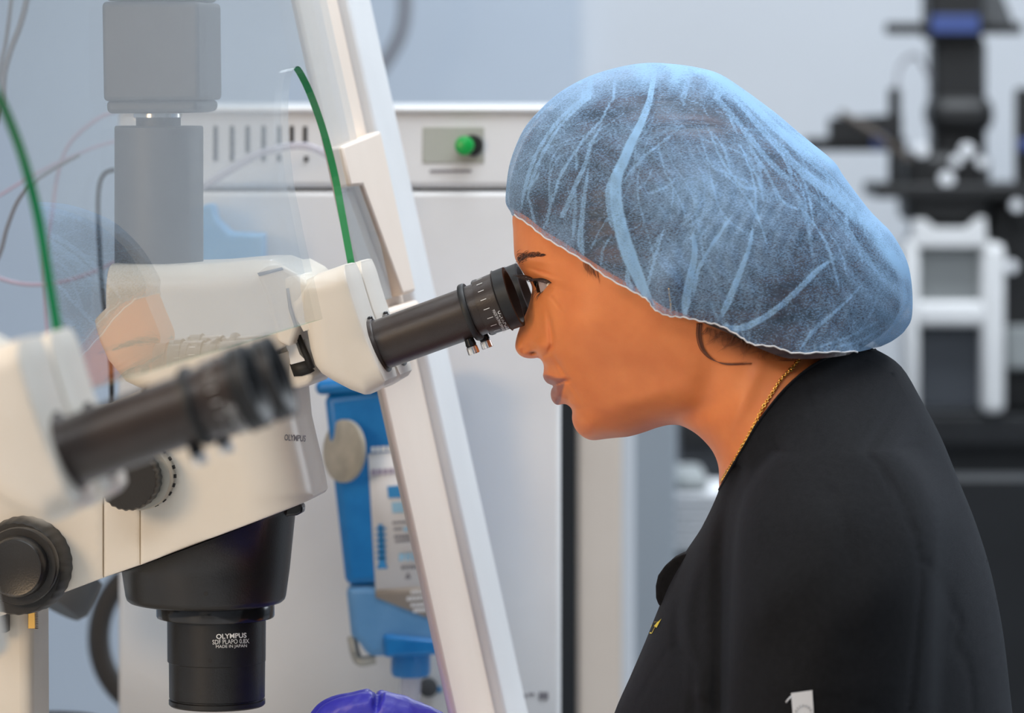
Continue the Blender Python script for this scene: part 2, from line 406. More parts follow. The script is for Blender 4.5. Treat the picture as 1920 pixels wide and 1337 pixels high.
para(748, 1038, 54, 15, 5, M['inklight'], 'pale_lettering'); para(752, 1062, 50, 6, 6, M['ink'], 'grey_lettering')
marks('blue_arrow', [[(709, 983), (717, 983), (723, 1056), (727, 1066), (706, 1067), (710, 1056)]]+[[(704+.2*k, 990+k*11), (724, 989+k*11), (724, 993+k*11), (704+.2*k, 994+k*11)] for k in range(6)], M['inkblue'])
marks('icon', [[(765, 1072), (771, 1085), (759, 1086)], [(787, 1072), (797, 1071), (798, 1086), (788, 1087)]], M['ink'])
for k, (x, y, w_) in enumerate([(770, 1107, 40), (763, 1119, 50), (770, 1131, 46), (775, 1141, 40)]): para(x, y, w_, 8, 5, M['label'], 'pale_lettering')
M['disc'] = noise_mat('frosted_disc', (.34, .31, .25), (.46, .41, .33), 60, .3)
lathe('round_badge', P(649, 846, YF-.006), Vector((-.75, -.66, .08)), [(0, .0245), (.0035, .0245), (.004, .0235)], M['disc'], FC, 40)
lathe('round_badge', P(790, 922, YF-.012), Vector((-.85, -.55, .08)), [(0, .0185), (.0035, .0185), (.004, .0175)], mat('pale_green_disc', (.50, .56, .48), .3), FC, 40)
tube('holder_clip', [P(660, 1195, YF+.02), P(666, 1225, YF+.015), P(676, 1240, YF+.01), P(704, 1236, YF+.01)], .004, M['knurl'], FC)
ct = tag(tube('clear_outlet_tube', [P(770, 1262, YF+.02), P(769, 1300, YF+.02), P(764, 1360, YF+.02), P(758, 1400, YF+.02)], .0085, M['clear']), 'clear tube under the nozzle of the blue cartridge', 'tube')
lathe('screw_knob', P(803, 1288, YB-.001), Vector((0, -1, 0)), [(0, .0075), (.006, .0075), (.007, .006)], M['camgrey'], IB, 24)

# tubes and cables behind the glass
def cord(name, pts, Y, rpx, m, label, cat='cable', grp=None):
    return tag(tube(name, [P(x, y, Y if np.isscalar(Y) else Y[i]) for i, (x, y) in enumerate(pts)], rpx/FP*(Y if np.isscalar(Y) else Y[0]), m), label, cat, grp)
cord('power_cable', [(62, -90), (50, 0), (37, 50), (20, 95), (8, 140), (2, 200), (-30, 300)], 3.2, 6, M['cable'], 'thick grey cable hanging in the upper left corner')
cord('power_cable', [(30, -80), (14, 60), (4, 110), (-6, 160), (-30, 230)], 3.22, 4, M['cable'], 'thin grey cable crossing behind the thick one at upper left')
cord('vinyl_tube', [(225, 205), (180, 225), (130, 270), (108, 330), (98, 400), (84, 500), (90, 640)], 3.3, 4, M['lilac'], 'lilac tube arching down from the camera to the lower left', 'tube')
cord('vinyl_tube', [(235, 262), (190, 272), (120, 300), (60, 330), (0, 366), (-60, 400)], 3.32, 3, M['lilac'], 'thin lilac tube running almost straight to the left edge', 'tube')
cord('vinyl_tube', [(-60, 500), (0, 522), (50, 533), (110, 530), (170, 512), (240, 480)], 3.26, 4, M['lilac'], 'lilac tube sagging across the left edge above the near microscope', 'tube')
cord('vinyl_tube', [(-20, 520), (2, 470), (14, 425), (38, 370), (80, 330), (150, 290)], 3.28, 3.5, M['cable'], 'thin grey tube curving up from the left edge', 'tube')
cord('power_cable', [(215, 318), (196, 326), (186, 350), (184, 400), (188, 490), (194, 560), (206, 650), (210, 760), (212, 900)], 3.2, 5, M['dark'], 'black cable running down behind the microscope head', 'cable')
cord('vinyl_tube', [(380, 352), (430, 320), (490, 287), (556, 273), (600, 283), (650, 318), (700, 380)], 3.36, 7, M['clear'], 'clear tube arching across the vent slots behind the green glass edge', 'tube')
BB = thing('blue_storage_box', 'bright blue soft case behind the glass beside the upright tube', 'case', tuple(P(440, 600, 3.36)))
ppoly('case_body', [(378, 600), (378, 385), (398, 384), (404, 412), (430, 438), (494, 440), (496, 600)], 3.36, .05, M['bluebag'], BB, .002)
M['hose'] = mat('brown_grey_rubber', (.05, .043, .038), .5)
RG = tag(tube('black_hose_ring', [P(300+115*math.cos(t), 1195+135*math.sin(t), 4.02) for t in np.linspace(0, 2*math.pi, 17)[:-1]], .0105, M['hose'], closed=True), 'black hose ring behind the left side of the white cabinet', 'hose')
LM = thing('task_lamp', 'dark grey lamp head beneath the microscope arm at lower left', 'lamp', tuple(W(-.42, .42, WT)))
lathe('lamp_head', P(136, 1066, 3.28), Vector((-.45, -.3, -.8)), [(0, .026), (.026, .028), (.032, .024)], M['camgrey'], LM, 40)
tube('lamp_arm', [P(136, 1064, 3.28), P(60, 1010, 3.27), P(-120, 1000, 3.25), P(-230, 1200, 3.25), W(-.42, .42, WT+.02)], .006, M['camgrey'], LM)
lathe('lamp_base', W(-.42, .42, WT+.001), Vector((0, 0, 1)), [(0, .05), (.018, .05), (.02, .045)], M['camgrey'], LM, 32)

# ------------------------------------------------------------------ far right: bench with the inverted microscope
YM = 6.1
BN = thing('equipment_bench', 'black bench carrying the far microscope on the right', 'bench', (P(1800, 0, YM).x, YM+.1, 0))
box('bench_top', (P(1272, 0, YM).x, YM-.05, P(0, 775, YM).z-.04), (P(2400, 0, YM).x, YM+.5, P(0, 775, YM).z), M['dark'], BN)
box('bench_front', (P(1700, 0, YM).x, YM, .0), (P(2400, 0, YM).x, YM+.5, P(0, 775, YM).z-.041), M['dark'], BN)
box('bench_side', (P(1272, 0, YM).x, YM-.02, .0), (P(1699, 0, YM).x, YM+.5, P(0, 775, YM).z-.041), M['slate'], BN)
IM = thing('inverted_microscope', 'large black microscope with side manipulators, out of focus on the far bench', 'microscope', tuple(P(1790, 775, YM+.1)))
pb_ = lambda nm, a, b, c, d, m, dy=0, dep=.06, bv=.004: pbox(nm, a, b, c, d, YM+dy, dep, M[m], IM, bv)
pb_('illumination_column', 1752, 70, 1850, 300, 'rubber', 0, .1, .01)
pb_('illumination_head', 1742, -60, 1845, 75, 'rubber', -.02, .12, .008)
pb_('blue_badge', 1746, 28, 1836, 62, 'bluescreen', -.022, .004, .001)
pb_('cross_arm', 1662, 42, 1918, 64, 'rubber', 0, .03)
ppoly('arm_bracket', [(1840, -40), (1868, -40), (1900, 40), (1845, 64)], YM, .04, M['camgrey'], IM)
pb_('condenser', 1745, 180, 1866, 250, 'rubber', -.02, .12, .02)
pb_('stage_block', 1700, 285, 1858, 420, 'rubber', -.04, .16, .015)
pb_('stage_plate', 1640, 345, 1930, 372, 'rubber', -.06, .2)
pb_('objective_turret', 1722, 400, 1850, 440, 'rubber', -.02, .1, .01)
pb_('manipulator_arm', 1510, 258, 1700, 284, 'rubber', -.03, .03)
ppoly('manipulator_block', [(1556, 222), (1692, 214), (1692, 262), (1556, 272)], YM-.04, .04, M['rubber'], IM)
pb_('manipulator_post', 1668, 165, 1690, 345, 'rubber', -.03, .03)
M['brownarm'] = mat('brown_lacquer', (.12, .10, .085), .4)
tube('manipulator_needle', [P(1575, 210, YM-.06), P(1640, 250, YM-.06), P(1705, 300, YM-.05)], .005, M['brownarm'], IM)
pb_('blue_knob', 1636, 252, 1662, 282, 'bluescreen', -.05, .02)
pb_('manipulator_post', 1906, 165, 1935, 420, 'rubber', -.03, .03)
pb_('blue_knob', 1910, 262, 1935, 284, 'bluescreen', -.05, .02)
for (x, y, r) in [(1727, 282, .010), (1812, 282, .0105), (1792, 302, .008), (1840, 305, .008), (1774, 336, .011), (1905, 385, .009), (1895, 500, .009)]:
    lathe('glint_disc', P(x, y, YM-.045), Vector((0, -1, 0)), [(0, r), (.012, r), (.014, r*.8)], M['paper'], IM, 24)  # white discs painting the out-of-focus highlights
for (x0, x1, y0, y1) in [(1696, 1725, 450, 775), (1842, 1885, 456, 775)]:
    pb_('stand_leg', x0, y0, x1, y1, 'white', -.06, .1, .01)
pb_('crossbar', 1720, 566, 1846, 612, 'white', -.06, .1, .008)
ppoly('front_yoke', [(1714, 412), (1735, 412), (1755, 428), (1815, 428), (1835, 408), (1847, 408), (1852, 462), (1712, 462)], YM-.06, .1, M['white'], IM)
pb_('grey_plate', 1722, 462, 1844, 566, 'greymid', -.02, .05)
pb_('base_plate', 1722, 612, 1846, 766, 'slate', -.02, .1)
pb_('right_housing', 1852, 372, 1960, 775, 'rubber', .02, .12, .01)
pb_('light_module', 1888, 612, 1960, 692, 'greymid', -.01, .04)
tube('lamp_cable', [P(1680, 165, YM-.02), P(1690, 120, YM), P(1720, 105, YM), P(1745, 150, YM)], .003, M['cable'], IM)

# cabinets between
YC = 4.6
DC = thing('white_tall_unit', 'white tall unit with black edge strip behind the chin', 'cabinet', (P(1130, 0, YC).x, YC, 0))
box('black_edge_strip', (P(1043, 0, YC).x, YC-.01, 0), (P(1083, 0, YC).x, YC+.3, P(0, 560, YC).z), M['dark'], DC)
box('front_panel', (P(1083.5, 0, YC).x, YC, 0), (P(1165, 0, YC).x, YC+.3, P(0, 560, YC).z), M['warmwhite'], DC)
box('side_return', (P(1165.5, 0, YC).x, YC+.006, 0), (P(1190, 0, YC).x, YC+.3, P(0, 560, YC).z), M['wall'], DC)
YD = 5.3
GC = tag(box('grey_partition', (P(1186, 0, YD).x, YD, 0), (P(1268, 0, YD).x, YD+.3, P(0, 600, YD).z), mat('grey_laminate', (.40, .45, .50), .6)), 'blue-grey partition behind the woman’s throat'.replace('’', "'"), 'partition')
zbt = P(0, 775, YM).z
MN = thing('dark_monitor', 'dark screen behind the throat of the woman', 'monitor', (P(1340, 0, YM).x, YM+.1, zbt))
box('screen', (P(1262, 0, YM+.08).x, YM+.08, zbt+.03), (P(1420, 0, YM+.08).x, YM+.12, P(0, 700, YM+.08).z), M['dark'], MN)
box('foot', (P(1330, 0, YM+.08).x, YM+.06, zbt+.001), (P(1390, 0, YM+.08).x, YM+.14, zbt+.03), M['dark'], MN)
DT = thing('drawer_tray_stack', 'white stack of trays behind the collar of the woman', 'trays', tuple(P(1330, 1037, YM-.7)))
for k in range(5):
    y0 = 926+k*22; pbox('tray', 1264, y0, 1400, y0+15, YM-.7, .2, M['paper'], DT, .003)
    pbox('tray_gap', 1266, y0+15.1, 1398, y0+21.9, YM-.69, .18, M['greymid'], DT, 0)
pbox('tray_lid', 1264, 892, 1330, 925, YM-.69, .18, M['greymid'], DT, .01)
bs = tag(box('black_stool_back', (P(1700, 0, 5.2).x, 5.2, .35), (P(2100, 0, 5.2).x, 5.3, P(0, 900, 5.2).z), M['dark']), 'black panel low on the right behind the woman', 'stool')
cord('wall_conduit', [(757, -120), (760, -20), (757, 40), (742, 84), (700, 150)], 6.5, 12, M['cable'], 'thick grey hose hooked on the wall beyond the frame', 'hose')
for i, (x, y) in enumerate([(.5, 2.9), (.6, 5.4), (-.6, .9)]):
    e = mat('light_diffuser', (.9, .9, .9), .5); b = e.node_tree.nodes['Principled BSDF']; b.inputs['Emission Color'].default_value = (.9, .95, 1, 1); b.inputs['Emission Strength'].default_value = 1.5
    tag(box('ceiling_light', (x-.6, y-.3, 2.672), (x+.6, y+.3, 2.698), e, bv=0), ['square ceiling light above the woman', 'square ceiling light above the far bench', 'square ceiling light above the near microscope'][i], 'light', 'ceiling lights')
# ================================================================== stereo microscope
MS = thing('stereo_microscope', 'cream stereo microscope whose eyepieces meet the eyes of the woman', 'microscope', tuple(W(A(0, 0, 0)[0]-.02, 0, WT)), 'microscopes at the glass screen')
def lat(name, px, py, off, prof, m, parent=MS, seg=64, mod=None):      # lathe across the microscope (towards the lens)
    return lathe(name, Aw(px, py, off), -Lv, prof, m, parent, seg, mod=mod)
def vert(name, px, py0, prof, m, parent=MS, off=0, seg=72, **k):
    return lathe(name, Aw(px, py0, off), Vector((0, 0, -1)), prof, m, parent, seg, **k)
mm = 8000/2.82/1000  # px per mm about the microscope
# --- zoom body, spacer, arm
def rbody(name, poly, half, rx, m, n=9, off=0, parent=MS, refo=None, rnd=None, step=.0022, small=.0012):
    """solid from a profile; rnd = stretches of the outline (picture points) rounded toward the cheeks with radius rx, the rest kept crisp"""
    ref = off-half*.85 if refo is None else refo
    pts = np.array([A(x, y, ref) for x, y in poly]); loop_ = resample(pts, .0016)
    rp = [np.array([A(x, y, ref) for x, y in r]) for r in rnd] if rnd else None
    def hf(p):
        d = seg_dist(p, loop_); h_ = np.full(len(p), half)
        dd = np.minimum(d, small); h_ -= small-np.sqrt(np.maximum(small**2-(small-dd)**2, 0))
        for r in (rp if rp else [None]):
            dr = np.minimum(seg_dist(p, r, False) if r is not None else d, rx); h_ -= (rx-np.sqrt(np.maximum(rx**2-(rx-dr)**2, 0)))*.97
        return np.maximum(h_, .001)
    mn = loop_.min(0); mx = loop_.max(0); nx, nz = ((mx-mn)/step).astype(int)+2
    X, Z = np.meshgrid(np.arange(nx), np.arange(nz), indexing='ij'); g = np.stack([mn[0]+(X+.5*(Z % 2))*step, mn[1]+Z*step*.87], -1).reshape(-1, 2)
    g = g[inside(g, loop_)]; g = g[seg_dist(g, loop_) > .0012]
    t = np.roll(loop_, -1, 0)-np.roll(loop_, 1, 0); nn = np.stack([-t[:, 1], t[:, 0]], 1)/(np.linalg.norm(t, axis=1)+1e-12)[:, None]
    ar = (loop_[:, 0]*np.roll(loop_[:, 1], -1)-np.roll(loop_[:, 0], -1)*loop_[:, 1]).sum(); nn *= (1 if ar > 0 else -1)
    rg = []
    for r in (.0003, .0009):
        c = loop_+nn*r; c = c[inside(c, loop_)]; rg.append(c[seg_dist(c, loop_) > r*.85])
    V, T, orig = cdt_poly([tuple(p) for p in loop_], [], [tuple(p) for p in np.concatenate([g]+rg)])
    hv = hf(V); n_ = len(V); vs = [W(a, off-h, z) for (a, z), h in zip(V, hv)]+[W(a, off+h, z) for (a, z), h in zip(V, hv)]
    fs = [tuple(int(i) for i in t) for t in T]+[tuple(int(i)+n_ for i in t[::-1]) for t in T]
    mp = {}
    for i, src in enumerate(orig):
        for j in src: mp[j] = i
    L_ = len(loop_)
    for i in range(L_): fs.append((mp[i], mp[(i+1) % L_], mp[(i+1) % L_]+n_, mp[i]+n_))
    o_ = fixn(obj(name, vs, fs, m, parent, True)); o_.data.set_sharp_from_angle(angle=math.radians(40)); return o_
zb_ = rbody('zoom_body', [(209, 768), (268, 738), (400, 700), (536, 660), (540, 740), (546, 795), (556, 838), (566, 880), (574, 918), (577, 936), (573, 942), (561, 947), (420, 1000), (268.6, 1057), (268.6, 900)], .058, .040, M['cream'], rnd=[[(545, 640), (541, 740), (546, 795), (556, 838), (566, 880), (574, 918), (577, 936), (573, 942)]])
sp_ = rbody('spacer', [(199.6, 1081), (199.6, 760), (267.4, 730), (267.4, 1057.4)], .055, .0006, M['cream'])
ar_ = rbody('arm', [(-240, 1245), (-240, 830), (198, 770), (198, 1081.6)], .054, .0006, M['cream'], step=.006)
vertc = A(388, 1060, 0)
# black nosepiece cone with slanted top
pA = A(561, 947.4, -.045); pB = A(199, 1082.6, -.045); sl_ = (pA[1]-pB[1])/(pA[0]-pB[0])
ctr = Aw(386, 1120, 0)
cone = vert('nosepiece_cone', 386, 930, [(0, .0602), (.0112, .0592), (.0475, .0555), (.0655, .0530), (.0680, .0522), (.0695, .0505), (.0702, .048), (.0705, .040)], M['black'])
me = cone.data
me.vertices.foreach_get
off_ = Vector(ORG[cone.name])
for v in me.vertices:
    p = v.co+off_; a = (p-Vector((0, Y0, 0))).dot(Fv); zp = pA[1]+sl_*(a-pA[0])-.0006
    if p.z > zp: v.co.z = zp-off_.z
# stretch cone upper rim so that it follows the body outline on the left
bot = to_px(Aw(386, 930, 0)-Zv*.0695)[1]
ring = vert('objective_ring', 404, 1127, [(0, .036), (.001, .0385), (.0035, .039), (.0095, .039), (.0105, .0385), (.0115, .034)], M['blackgloss'])
ob1 = vert('objective_barrel', 406, 1158, [(0, .0322), (.0005, .0326), (.0285, .0324), (.0290, .0318)], M['black'])
ob2 = vert('objective_front', 407, 1237, [(0, .0318), (.0245, .0316), (.0250, .0305), (.0258, .0305), (.0262, .0318), (.0290, .0318), (.0300, .0308)], M['black'])
vert('front_lens', 407, 1318, [(0, .027), (.0017, .027)], M['lens'])
for (x, y, t) in [(386, 1113, cone), (394, 1239, ob1)]:
    bv = bvh_of(t); h = bv.ray_cast(CAMP, ray(x, y).normalized())[0]
    if h: lathe('set_screw', h+Vector((0, -.0002, 0)), Vector((0, 1, 0)), [(0, .0014), (.002, .0014)], M['slot'], MS, 16)
# locking tab
slab('locking_tab', [(508, 966), (528, 953), (560, 944), (567, 948), (566, 962), (556, 967), (540, 968), (522, 976)], -.016, -.004, M['blackgloss'], MS, .0015)
# --- knobs
def scal(n, amp):
    def f(s, r, t): return r*(1+amp*(.5+.5*math.cos(n*t))) if r > .012 else r
    return f
lat('zoom_knob_ring', 269, 892, -.0585, [(0, .0212), (.0125, .0212), (.0135, .0205)], M['knurl'])
for k in range(26):
    t = 2*math.pi*k/26; c = Aw(269, 892, -.0635)+Fv*(.0207*math.cos(t))+Zv*(.0207*math.sin(t))
for k in range(22):
    t = 2*math.pi*k/22
    o_ = lathe('ring_notch', Aw(269, 892, -.0625)+Fv*(.0198*math.cos(t))+Zv*(.0198*math.sin(t)), Fv*math.cos(t)+Zv*math.sin(t), [(0, .0017), (.0018, .0017)], M['slot'], MS, 4)
lat('zoom_knob', 250, 896, -.0702, [(0, .0188), (.003, .0192), (.016, .0192), (.018, .0182)], M['black'], mod=scal(26, .035), seg=208)
kb = lat('focus_knob', 50, 1057, -.050, [(0, .0308), (.002, .0316), (.026, .0300), (.028, .029)], M['rubber'], mod=scal(30, .014), seg=240)
lat('focus_knob_cap', 40, 1060, -.0785, [(0, .0252), (.006, .0252), (.0075, .0245)], M['black'])
lat('fine_focus_knob', 34, 1062, -.0865, [(0, .0200), (.008, .0190), (.010, .0178), (.0095, .0165)], M['black'])
for k in range(22):
    t = 2*math.pi*(k+.5)/22
# column and rack
slab('stand_column', [(-190, 1118), (58, 1118), (60, 1556), (-190, 1556)], -.024, .03, M['cream'], MS, .008, 4)
slab('column_plate', [(-30, 1150), (12, 1150), (12, 1187), (-30, 1187)], -.036, -.026, M['camgrey'], MS, .001)
slab('brass_rack', [(52, 1128), (66, 1128), (66, 1179), (52, 1179)], -.030, -.026, M['brass'], MS, .0006, refoff=-.03)
vs = []; fs = []
for k in range(16):
    a0, z0 = A(66, 1180-k*3.2, -.0285); a1, z1 = A(71, 1181.4-k*3.2, -.0285); b = len(vs)
    zq = A(66, 1178-k*3.2, -.0285)[1]
    for of in (-.0298, -.026): vs += [W(a0, of, z0), W(a1, of, (z0+zq)/2), W(a0, of, zq)]
    fs += [(b, b+1, b+2), (b+5, b+4, b+3), (b, b+3, b+4, b+1), (b+1, b+4, b+5, b+2)]
obj('rack_teeth', vs, fs, M['taupe'], MS, False)
# base plate
bp_ = [W(-.42, -.13, WT+.002), W(-.05, -.13, WT+.002), W(-.05, .13, WT+.002), W(-.42, .13, WT+.002)]
vs = [p for p in bp_]+[p+Zv*.02 for p in bp_]
bo = fixn(obj('base_plate', vs, [(3, 2, 1, 0), (4, 5, 6, 7), (0, 1, 5, 4), (1, 2, 6, 5), (2, 3, 7, 6), (3, 0, 4, 7)], M['cream'], MS)); bevel(bo, .005)
# --- binocular head
M['groove'] = mat('grey_gap', (.25, .26, .29), .5)
head = rbody('binocular_head', [(203, 496), (300, 497), (390, 494), (470, 487), (505, 487), (524, 494), (545, 508), (566, 522), (572, 545), (566, 590), (548, 640), (470, 690), (380, 712), (300, 730), (267, 734), (231, 717), (216, 698), (199, 678), (182, 641), (172, 604), (203, 577)], .050, .018, M['cream'], rnd=[[(203, 496), (300, 497), (390, 494), (470, 487), (505, 487), (524, 494), (545, 508), (566, 522), (572, 545), (566, 590), (548, 640)], [(267, 734), (231, 717), (216, 698), (199, 678), (182, 641), (172, 604)]])
slab('head_hinge_cover', [(480, 512), (500, 500), (528, 497), (556, 512), (574, 530), (566, 590), (545, 652), (520, 640), (500, 560)], -.0515, .0515, M['cream'], MS, .003, 3)
slab('hinge_groove', [(482, 512), (528, 501), (531, 506), (486, 518)], -.0522, -.05, M['groove'], MS, 0)
slab('hinge_groove', [(536, 541), (541, 540), (546, 572), (558, 612), (552, 614), (541, 580)], -.0522, -.05, M['groove'], MS, 0)
slab('lower_bracket', [(505, 640), (545, 620), (552, 628), (566, 662), (578, 672), (590, 712), (578, 724), (560, 729), (538, 731), (520, 700)], -.034, .034, M['cream'], MS, .004, 4)
slab('bracket_gap', [(543, 683), (572, 676), (588, 696), (582, 700), (566, 705), (551, 706)], -.0348, -.030, M['slot'], MS, 0)
slab('hinge_slit', [(549, 618), (556, 616), (588, 690), (577, 692), (566, 660)], -.0352, -.030, M['slot'], MS, 0)
slab('hinge_plate', [(530, 633), (548, 624), (562, 664), (574, 676), (545, 684), (540, 662)], -.0352, -.030, M['white'], MS, .0004)
for s, nm in ((-1, 'near'), (1, 'far')):
    o0 = s*.030
    # collar and prism housing; the outline is traced at the near one and slid across
    ref = -.030-.0275*.85
    def sl2(name, poly, hw, rx, m, rnd=None, dn=0):
        def tr(pl):
            return [to_px(W(*(lambda q: (q[0], o0-hw*.85, q[1]))(A(x, y, ref)))) for x, y in pl]
        return rbody(name, tr(poly), hw, rx, m, off=o0, rnd=[tr(r) for r in rnd] if rnd else None)
    sl2('tube_collar', [(541, 548), (552, 534), (600, 510), (625, 560), (625, 610), (568, 622), (556, 600)], .0225, .012, M['cream'], [[(541, 548), (552, 534), (600, 510)]])
    pr = [(592, 513), (618, 505), (640, 497), (645, 498), (649, 512), (660, 550), (672, 588), (688, 632), (705, 672), (717, 700), (722, 714), (718, 724), (690, 741), (680, 742), (655, 733), (622, 716), (600, 702), (587, 686), (578, 655), (570, 610), (572, 545)]
    hs = sl2('prism_housing', pr, .0275, .013, M['cream'], [[(592, 513), (618, 505), (640, 497)], [(720, 724), (690, 741), (680, 742), (655, 733), (622, 716), (600, 702), (587, 686), (578, 655), (570, 610)]])
    # eyepiece
    a0, z0 = A(704, 650, -.030); a1, z1 = A(944.5, 562.5, -.030)
    d = Vector((a1-a0, z1-z0)).normalized(); ax = Fv*d.x+Zv*d.y
    org = W(a0, o0, z0)
    tb = lathe('eyepiece_tube', org-ax*.004, ax, [(0, .0160), (.0040, .0160), (.0041, .0180), (.0048, .0184), (.0075, .0184), (.0082, .0180), (.0083, .0164), (.0682, .0166), (.0685, .0166)], M['tube'], MS, 96)
    lathe('tube_flange', org+ax*.0645, ax, [(0, .0188), (.0008, .0193), (.0032, .0193), (.004, .0188)], M['rubber'], MS, 96)
    dp = lathe('diopter_ring', org+ax*.0686, ax, [(0, .0168), (.0060, .0168), (.0062, .0184), (.0190, .0190), (.0192, .0190)], M['tube'], MS, 96)
    ec = lathe('eyecup', org+ax*.0879, ax, [(0, .0196), (.0006, .0206), (.0010, .0200), (.0018, .0200), (.0085, .0202), (.0088, .0178), (.0060, .0150), (.0040, .0130)], M['rubber'], MS, 96, cap=False)
    lathe('eye_lens', org+ax*.0905, ax, [(0, .0132), (.0006, .0120), (.0011, .007)], M['lens'], MS, 48)
    # scale marks on the ring
    vs = []; fs = []
    side = -1
    for k in range(9):
        ph = math.radians(-62+k*19)
        u_ = Vector((0, 0, 1)); up = (Zv-ax*Zv.dot(ax)).normalized(); q = -Lv
        for (s0, s1, wd) in ((.0095, .0135, .00022),):
            b = len(vs)
            for ss, dw in ((s0, -1), (s1, -1), (s1, 1), (s0, 1)):
                aa = ph+dw*wd/.019; r_ = .0186+.0001+(ss-.0062)*.05
                vs.append(org+ax*(.0686+ss)+(up*math.sin(aa)+q*math.cos(aa))*(r_+.00016))
            fs.append((b, b+1, b+2, b+3))
    obj('scale_marks', vs, fs, M['inkwhite'], MS, False)
    # thumb screws
    for (sx, sy, lw, mt, o_) in ((.0602, 0, .0, 'x', -.004),):
        dn = -(Zv-ax*Zv.dot(ax)).normalized()
        b0 = org+ax*sx+dn*.0158+Lv*o_
        lathe('thumbscrew', b0, dn, [(0, .0030), (.0045, .0036), (.0046, .0033), (.0052, .0033)], M['blackgloss'], MS, 24)
        lathe('thumbscrew_head', b0+dn*.0052, dn, [(0, .0030), (.0003, .0036), (.0046, .0038), (.0052, .0034)], M['chrome'], MS, 48, mod=lambda s, r, t: r*(1+.03*math.cos(18*t)))
    lathe('pin', org+ax*.003+(Zv-ax*Zv.dot(ax)).normalized()*.0168, (Zv-ax*Zv.dot(ax)).normalized(), [(0, .0016), (.0022, .0018), (.003, .0012)], M['blackgloss'], MS, 16)
    if s < 0: near_dp, near_cup = dp, ec
# --- photo tube and camera on top
vert('photo_tube', 298, 236, [(0, .0285), (.001, .0293), (.0935, .0293)], M['camgrey'])
vert('tube_neck', 297, 221, [(0, .0148), (.0055, .0148)], M['camgrey'])
vert('silver_ring', 296, 213, [(0, .0160), (.0025, .0160), (.003, .0150)], M['chrome'])
slab('camera_base', [(198, 189), (369, 188), (369, 208), (350, 212), (200, 213)], -.034, .034, M['camgrey'], MS, .003, 3)
slab('camera_body', [(190, 3), (372, 3), (374, 188), (193, 190)], -.036, .036, M['camgrey'], MS, .003, 3)
slab('camera_top', [(197, -190), (366, -190), (367, 2), (197, 2)], -.034, .034, M['camgrey'], MS, .003, 3)
# lettering
decal('maker_lettering', 'OLYMPUS', (405.5, 1198.5), 57, 9.5, -.045, ob1, M['inkwhite'], MS, True)
decal('model_lettering', 'SDF PLAPO 0.8X', (398.5, 1208.5), 69, 8.5, -.035, ob1, M['inkwhite'], MS, False)
decal('origin_lettering', 'MADE IN JAPAN', (405, 1217), 58, 7.2, -.03, ob1, M['inkwhite'], MS, False)
decal('maker_lettering', 'OLYMPUS', (533, 826), 40, 12, .06, zb_, M['ink'], MS, True)


decal('maker_lettering', 'OLYMPUS', (932, 584.5), 38, 8.5, math.radians(63), near_dp, M['inkwhite'], MS, True)
decal('origin_lettering', 'MADE IN PHILIPPINES', (922.5, 582.5), 46, 5.5, math.radians(63), near_dp, M['inkwhite'], MS, False)
MS2 = copy_tree(MS); MS2.location = Vector(MS.location)-Lv*SEP-Fv*.006
MS2['label'] = 'out-of-focus cream microscope in the left foreground, nearest the lens'
# ================================================================== the woman
def pxs(poly, n=4): return [np.array(A(float(x), float(y), 0)) for x, y in catmull(poly, n, True)]
class Field:
    G0 = .003
    def __init__(s, poly):
        s.poly = np.array(poly); mn = s.poly.min(0)-.006; mx = s.poly.max(0)+.006; s.mn = mn
        s.n = np.ceil((mx-mn)/s.G0).astype(int)+1; X, Z = np.meshgrid(np.arange(s.n[0]), np.arange(s.n[1]), indexing='ij')
        pts = np.stack([X.ravel(), Z.ravel()], 1)*s.G0+mn; ins = inside(pts, s.poly).reshape(X.shape)
        u = np.zeros(X.shape); par = (X+Z) % 2; om = 1.96
        m0 = ins & (par == 0); m1 = ins & (par == 1); m0[[0, -1]] = 0; m1[[0, -1]] = 0
        i0 = np.nonzero(m0); i1 = np.nonzero(m1)
        for it in range(420):
            for (i, j) in (i0, i1):
                g = (u[i-1, j]+u[i+1, j]+u[i, j-1]+u[i, j+1]+4*s.G0**2)/4; u[i, j] += om*(g-u[i, j])
        s.u = u
        d = seg_dist(pts, s.poly).reshape(X.shape); q = np.zeros_like(u); core = ins & (d > .0045)
        q[core] = u[core]/d[core]; q[~core] = q[core].mean()
        for it in range(160):
            a = q.copy(); a[1:-1, 1:-1] = (q[:-2, 1:-1]+q[2:, 1:-1]+q[1:-1, :-2]+q[1:-1, 2:])/4; q[~core] = a[~core]
        s.q = q
    def samp(s, g, p):
        f = np.clip((np.asarray(p)-s.mn)/s.G0, 0, np.array(g.shape)-1.001); i = f.astype(int); t = f-i
        return (g[i[:, 0], i[:, 1]]*(1-t[:, 0])*(1-t[:, 1])+g[i[:, 0]+1, i[:, 1]]*t[:, 0]*(1-t[:, 1])+g[i[:, 0], i[:, 1]+1]*(1-t[:, 0])*t[:, 1]+g[i[:, 0]+1, i[:, 1]+1]*t[:, 0]*t[:, 1])
    def h(s, p):
        p = np.asarray(p, float); ins = inside(p, s.poly); d = seg_dist(p, s.poly)*ins
        w_ = np.clip((d-.005)/.006, 0, 1); w_ = w_*w_*(3-2*w_)
        uu = (1-w_)*s.samp(s.q, p)*d+w_*s.samp(s.u, p)
        return np.sqrt(np.maximum(uu, 0))
def px_of(p):     # plane coordinates -> picture coordinates on the middle plane
    p = np.asarray(p); x = p[:, 0]*Fv.x; y = Y0+p[:, 0]*Fv.y; return np.stack([960+FP*x/y, HOR-FP*(p[:, 1]-ZC)/y], 1)
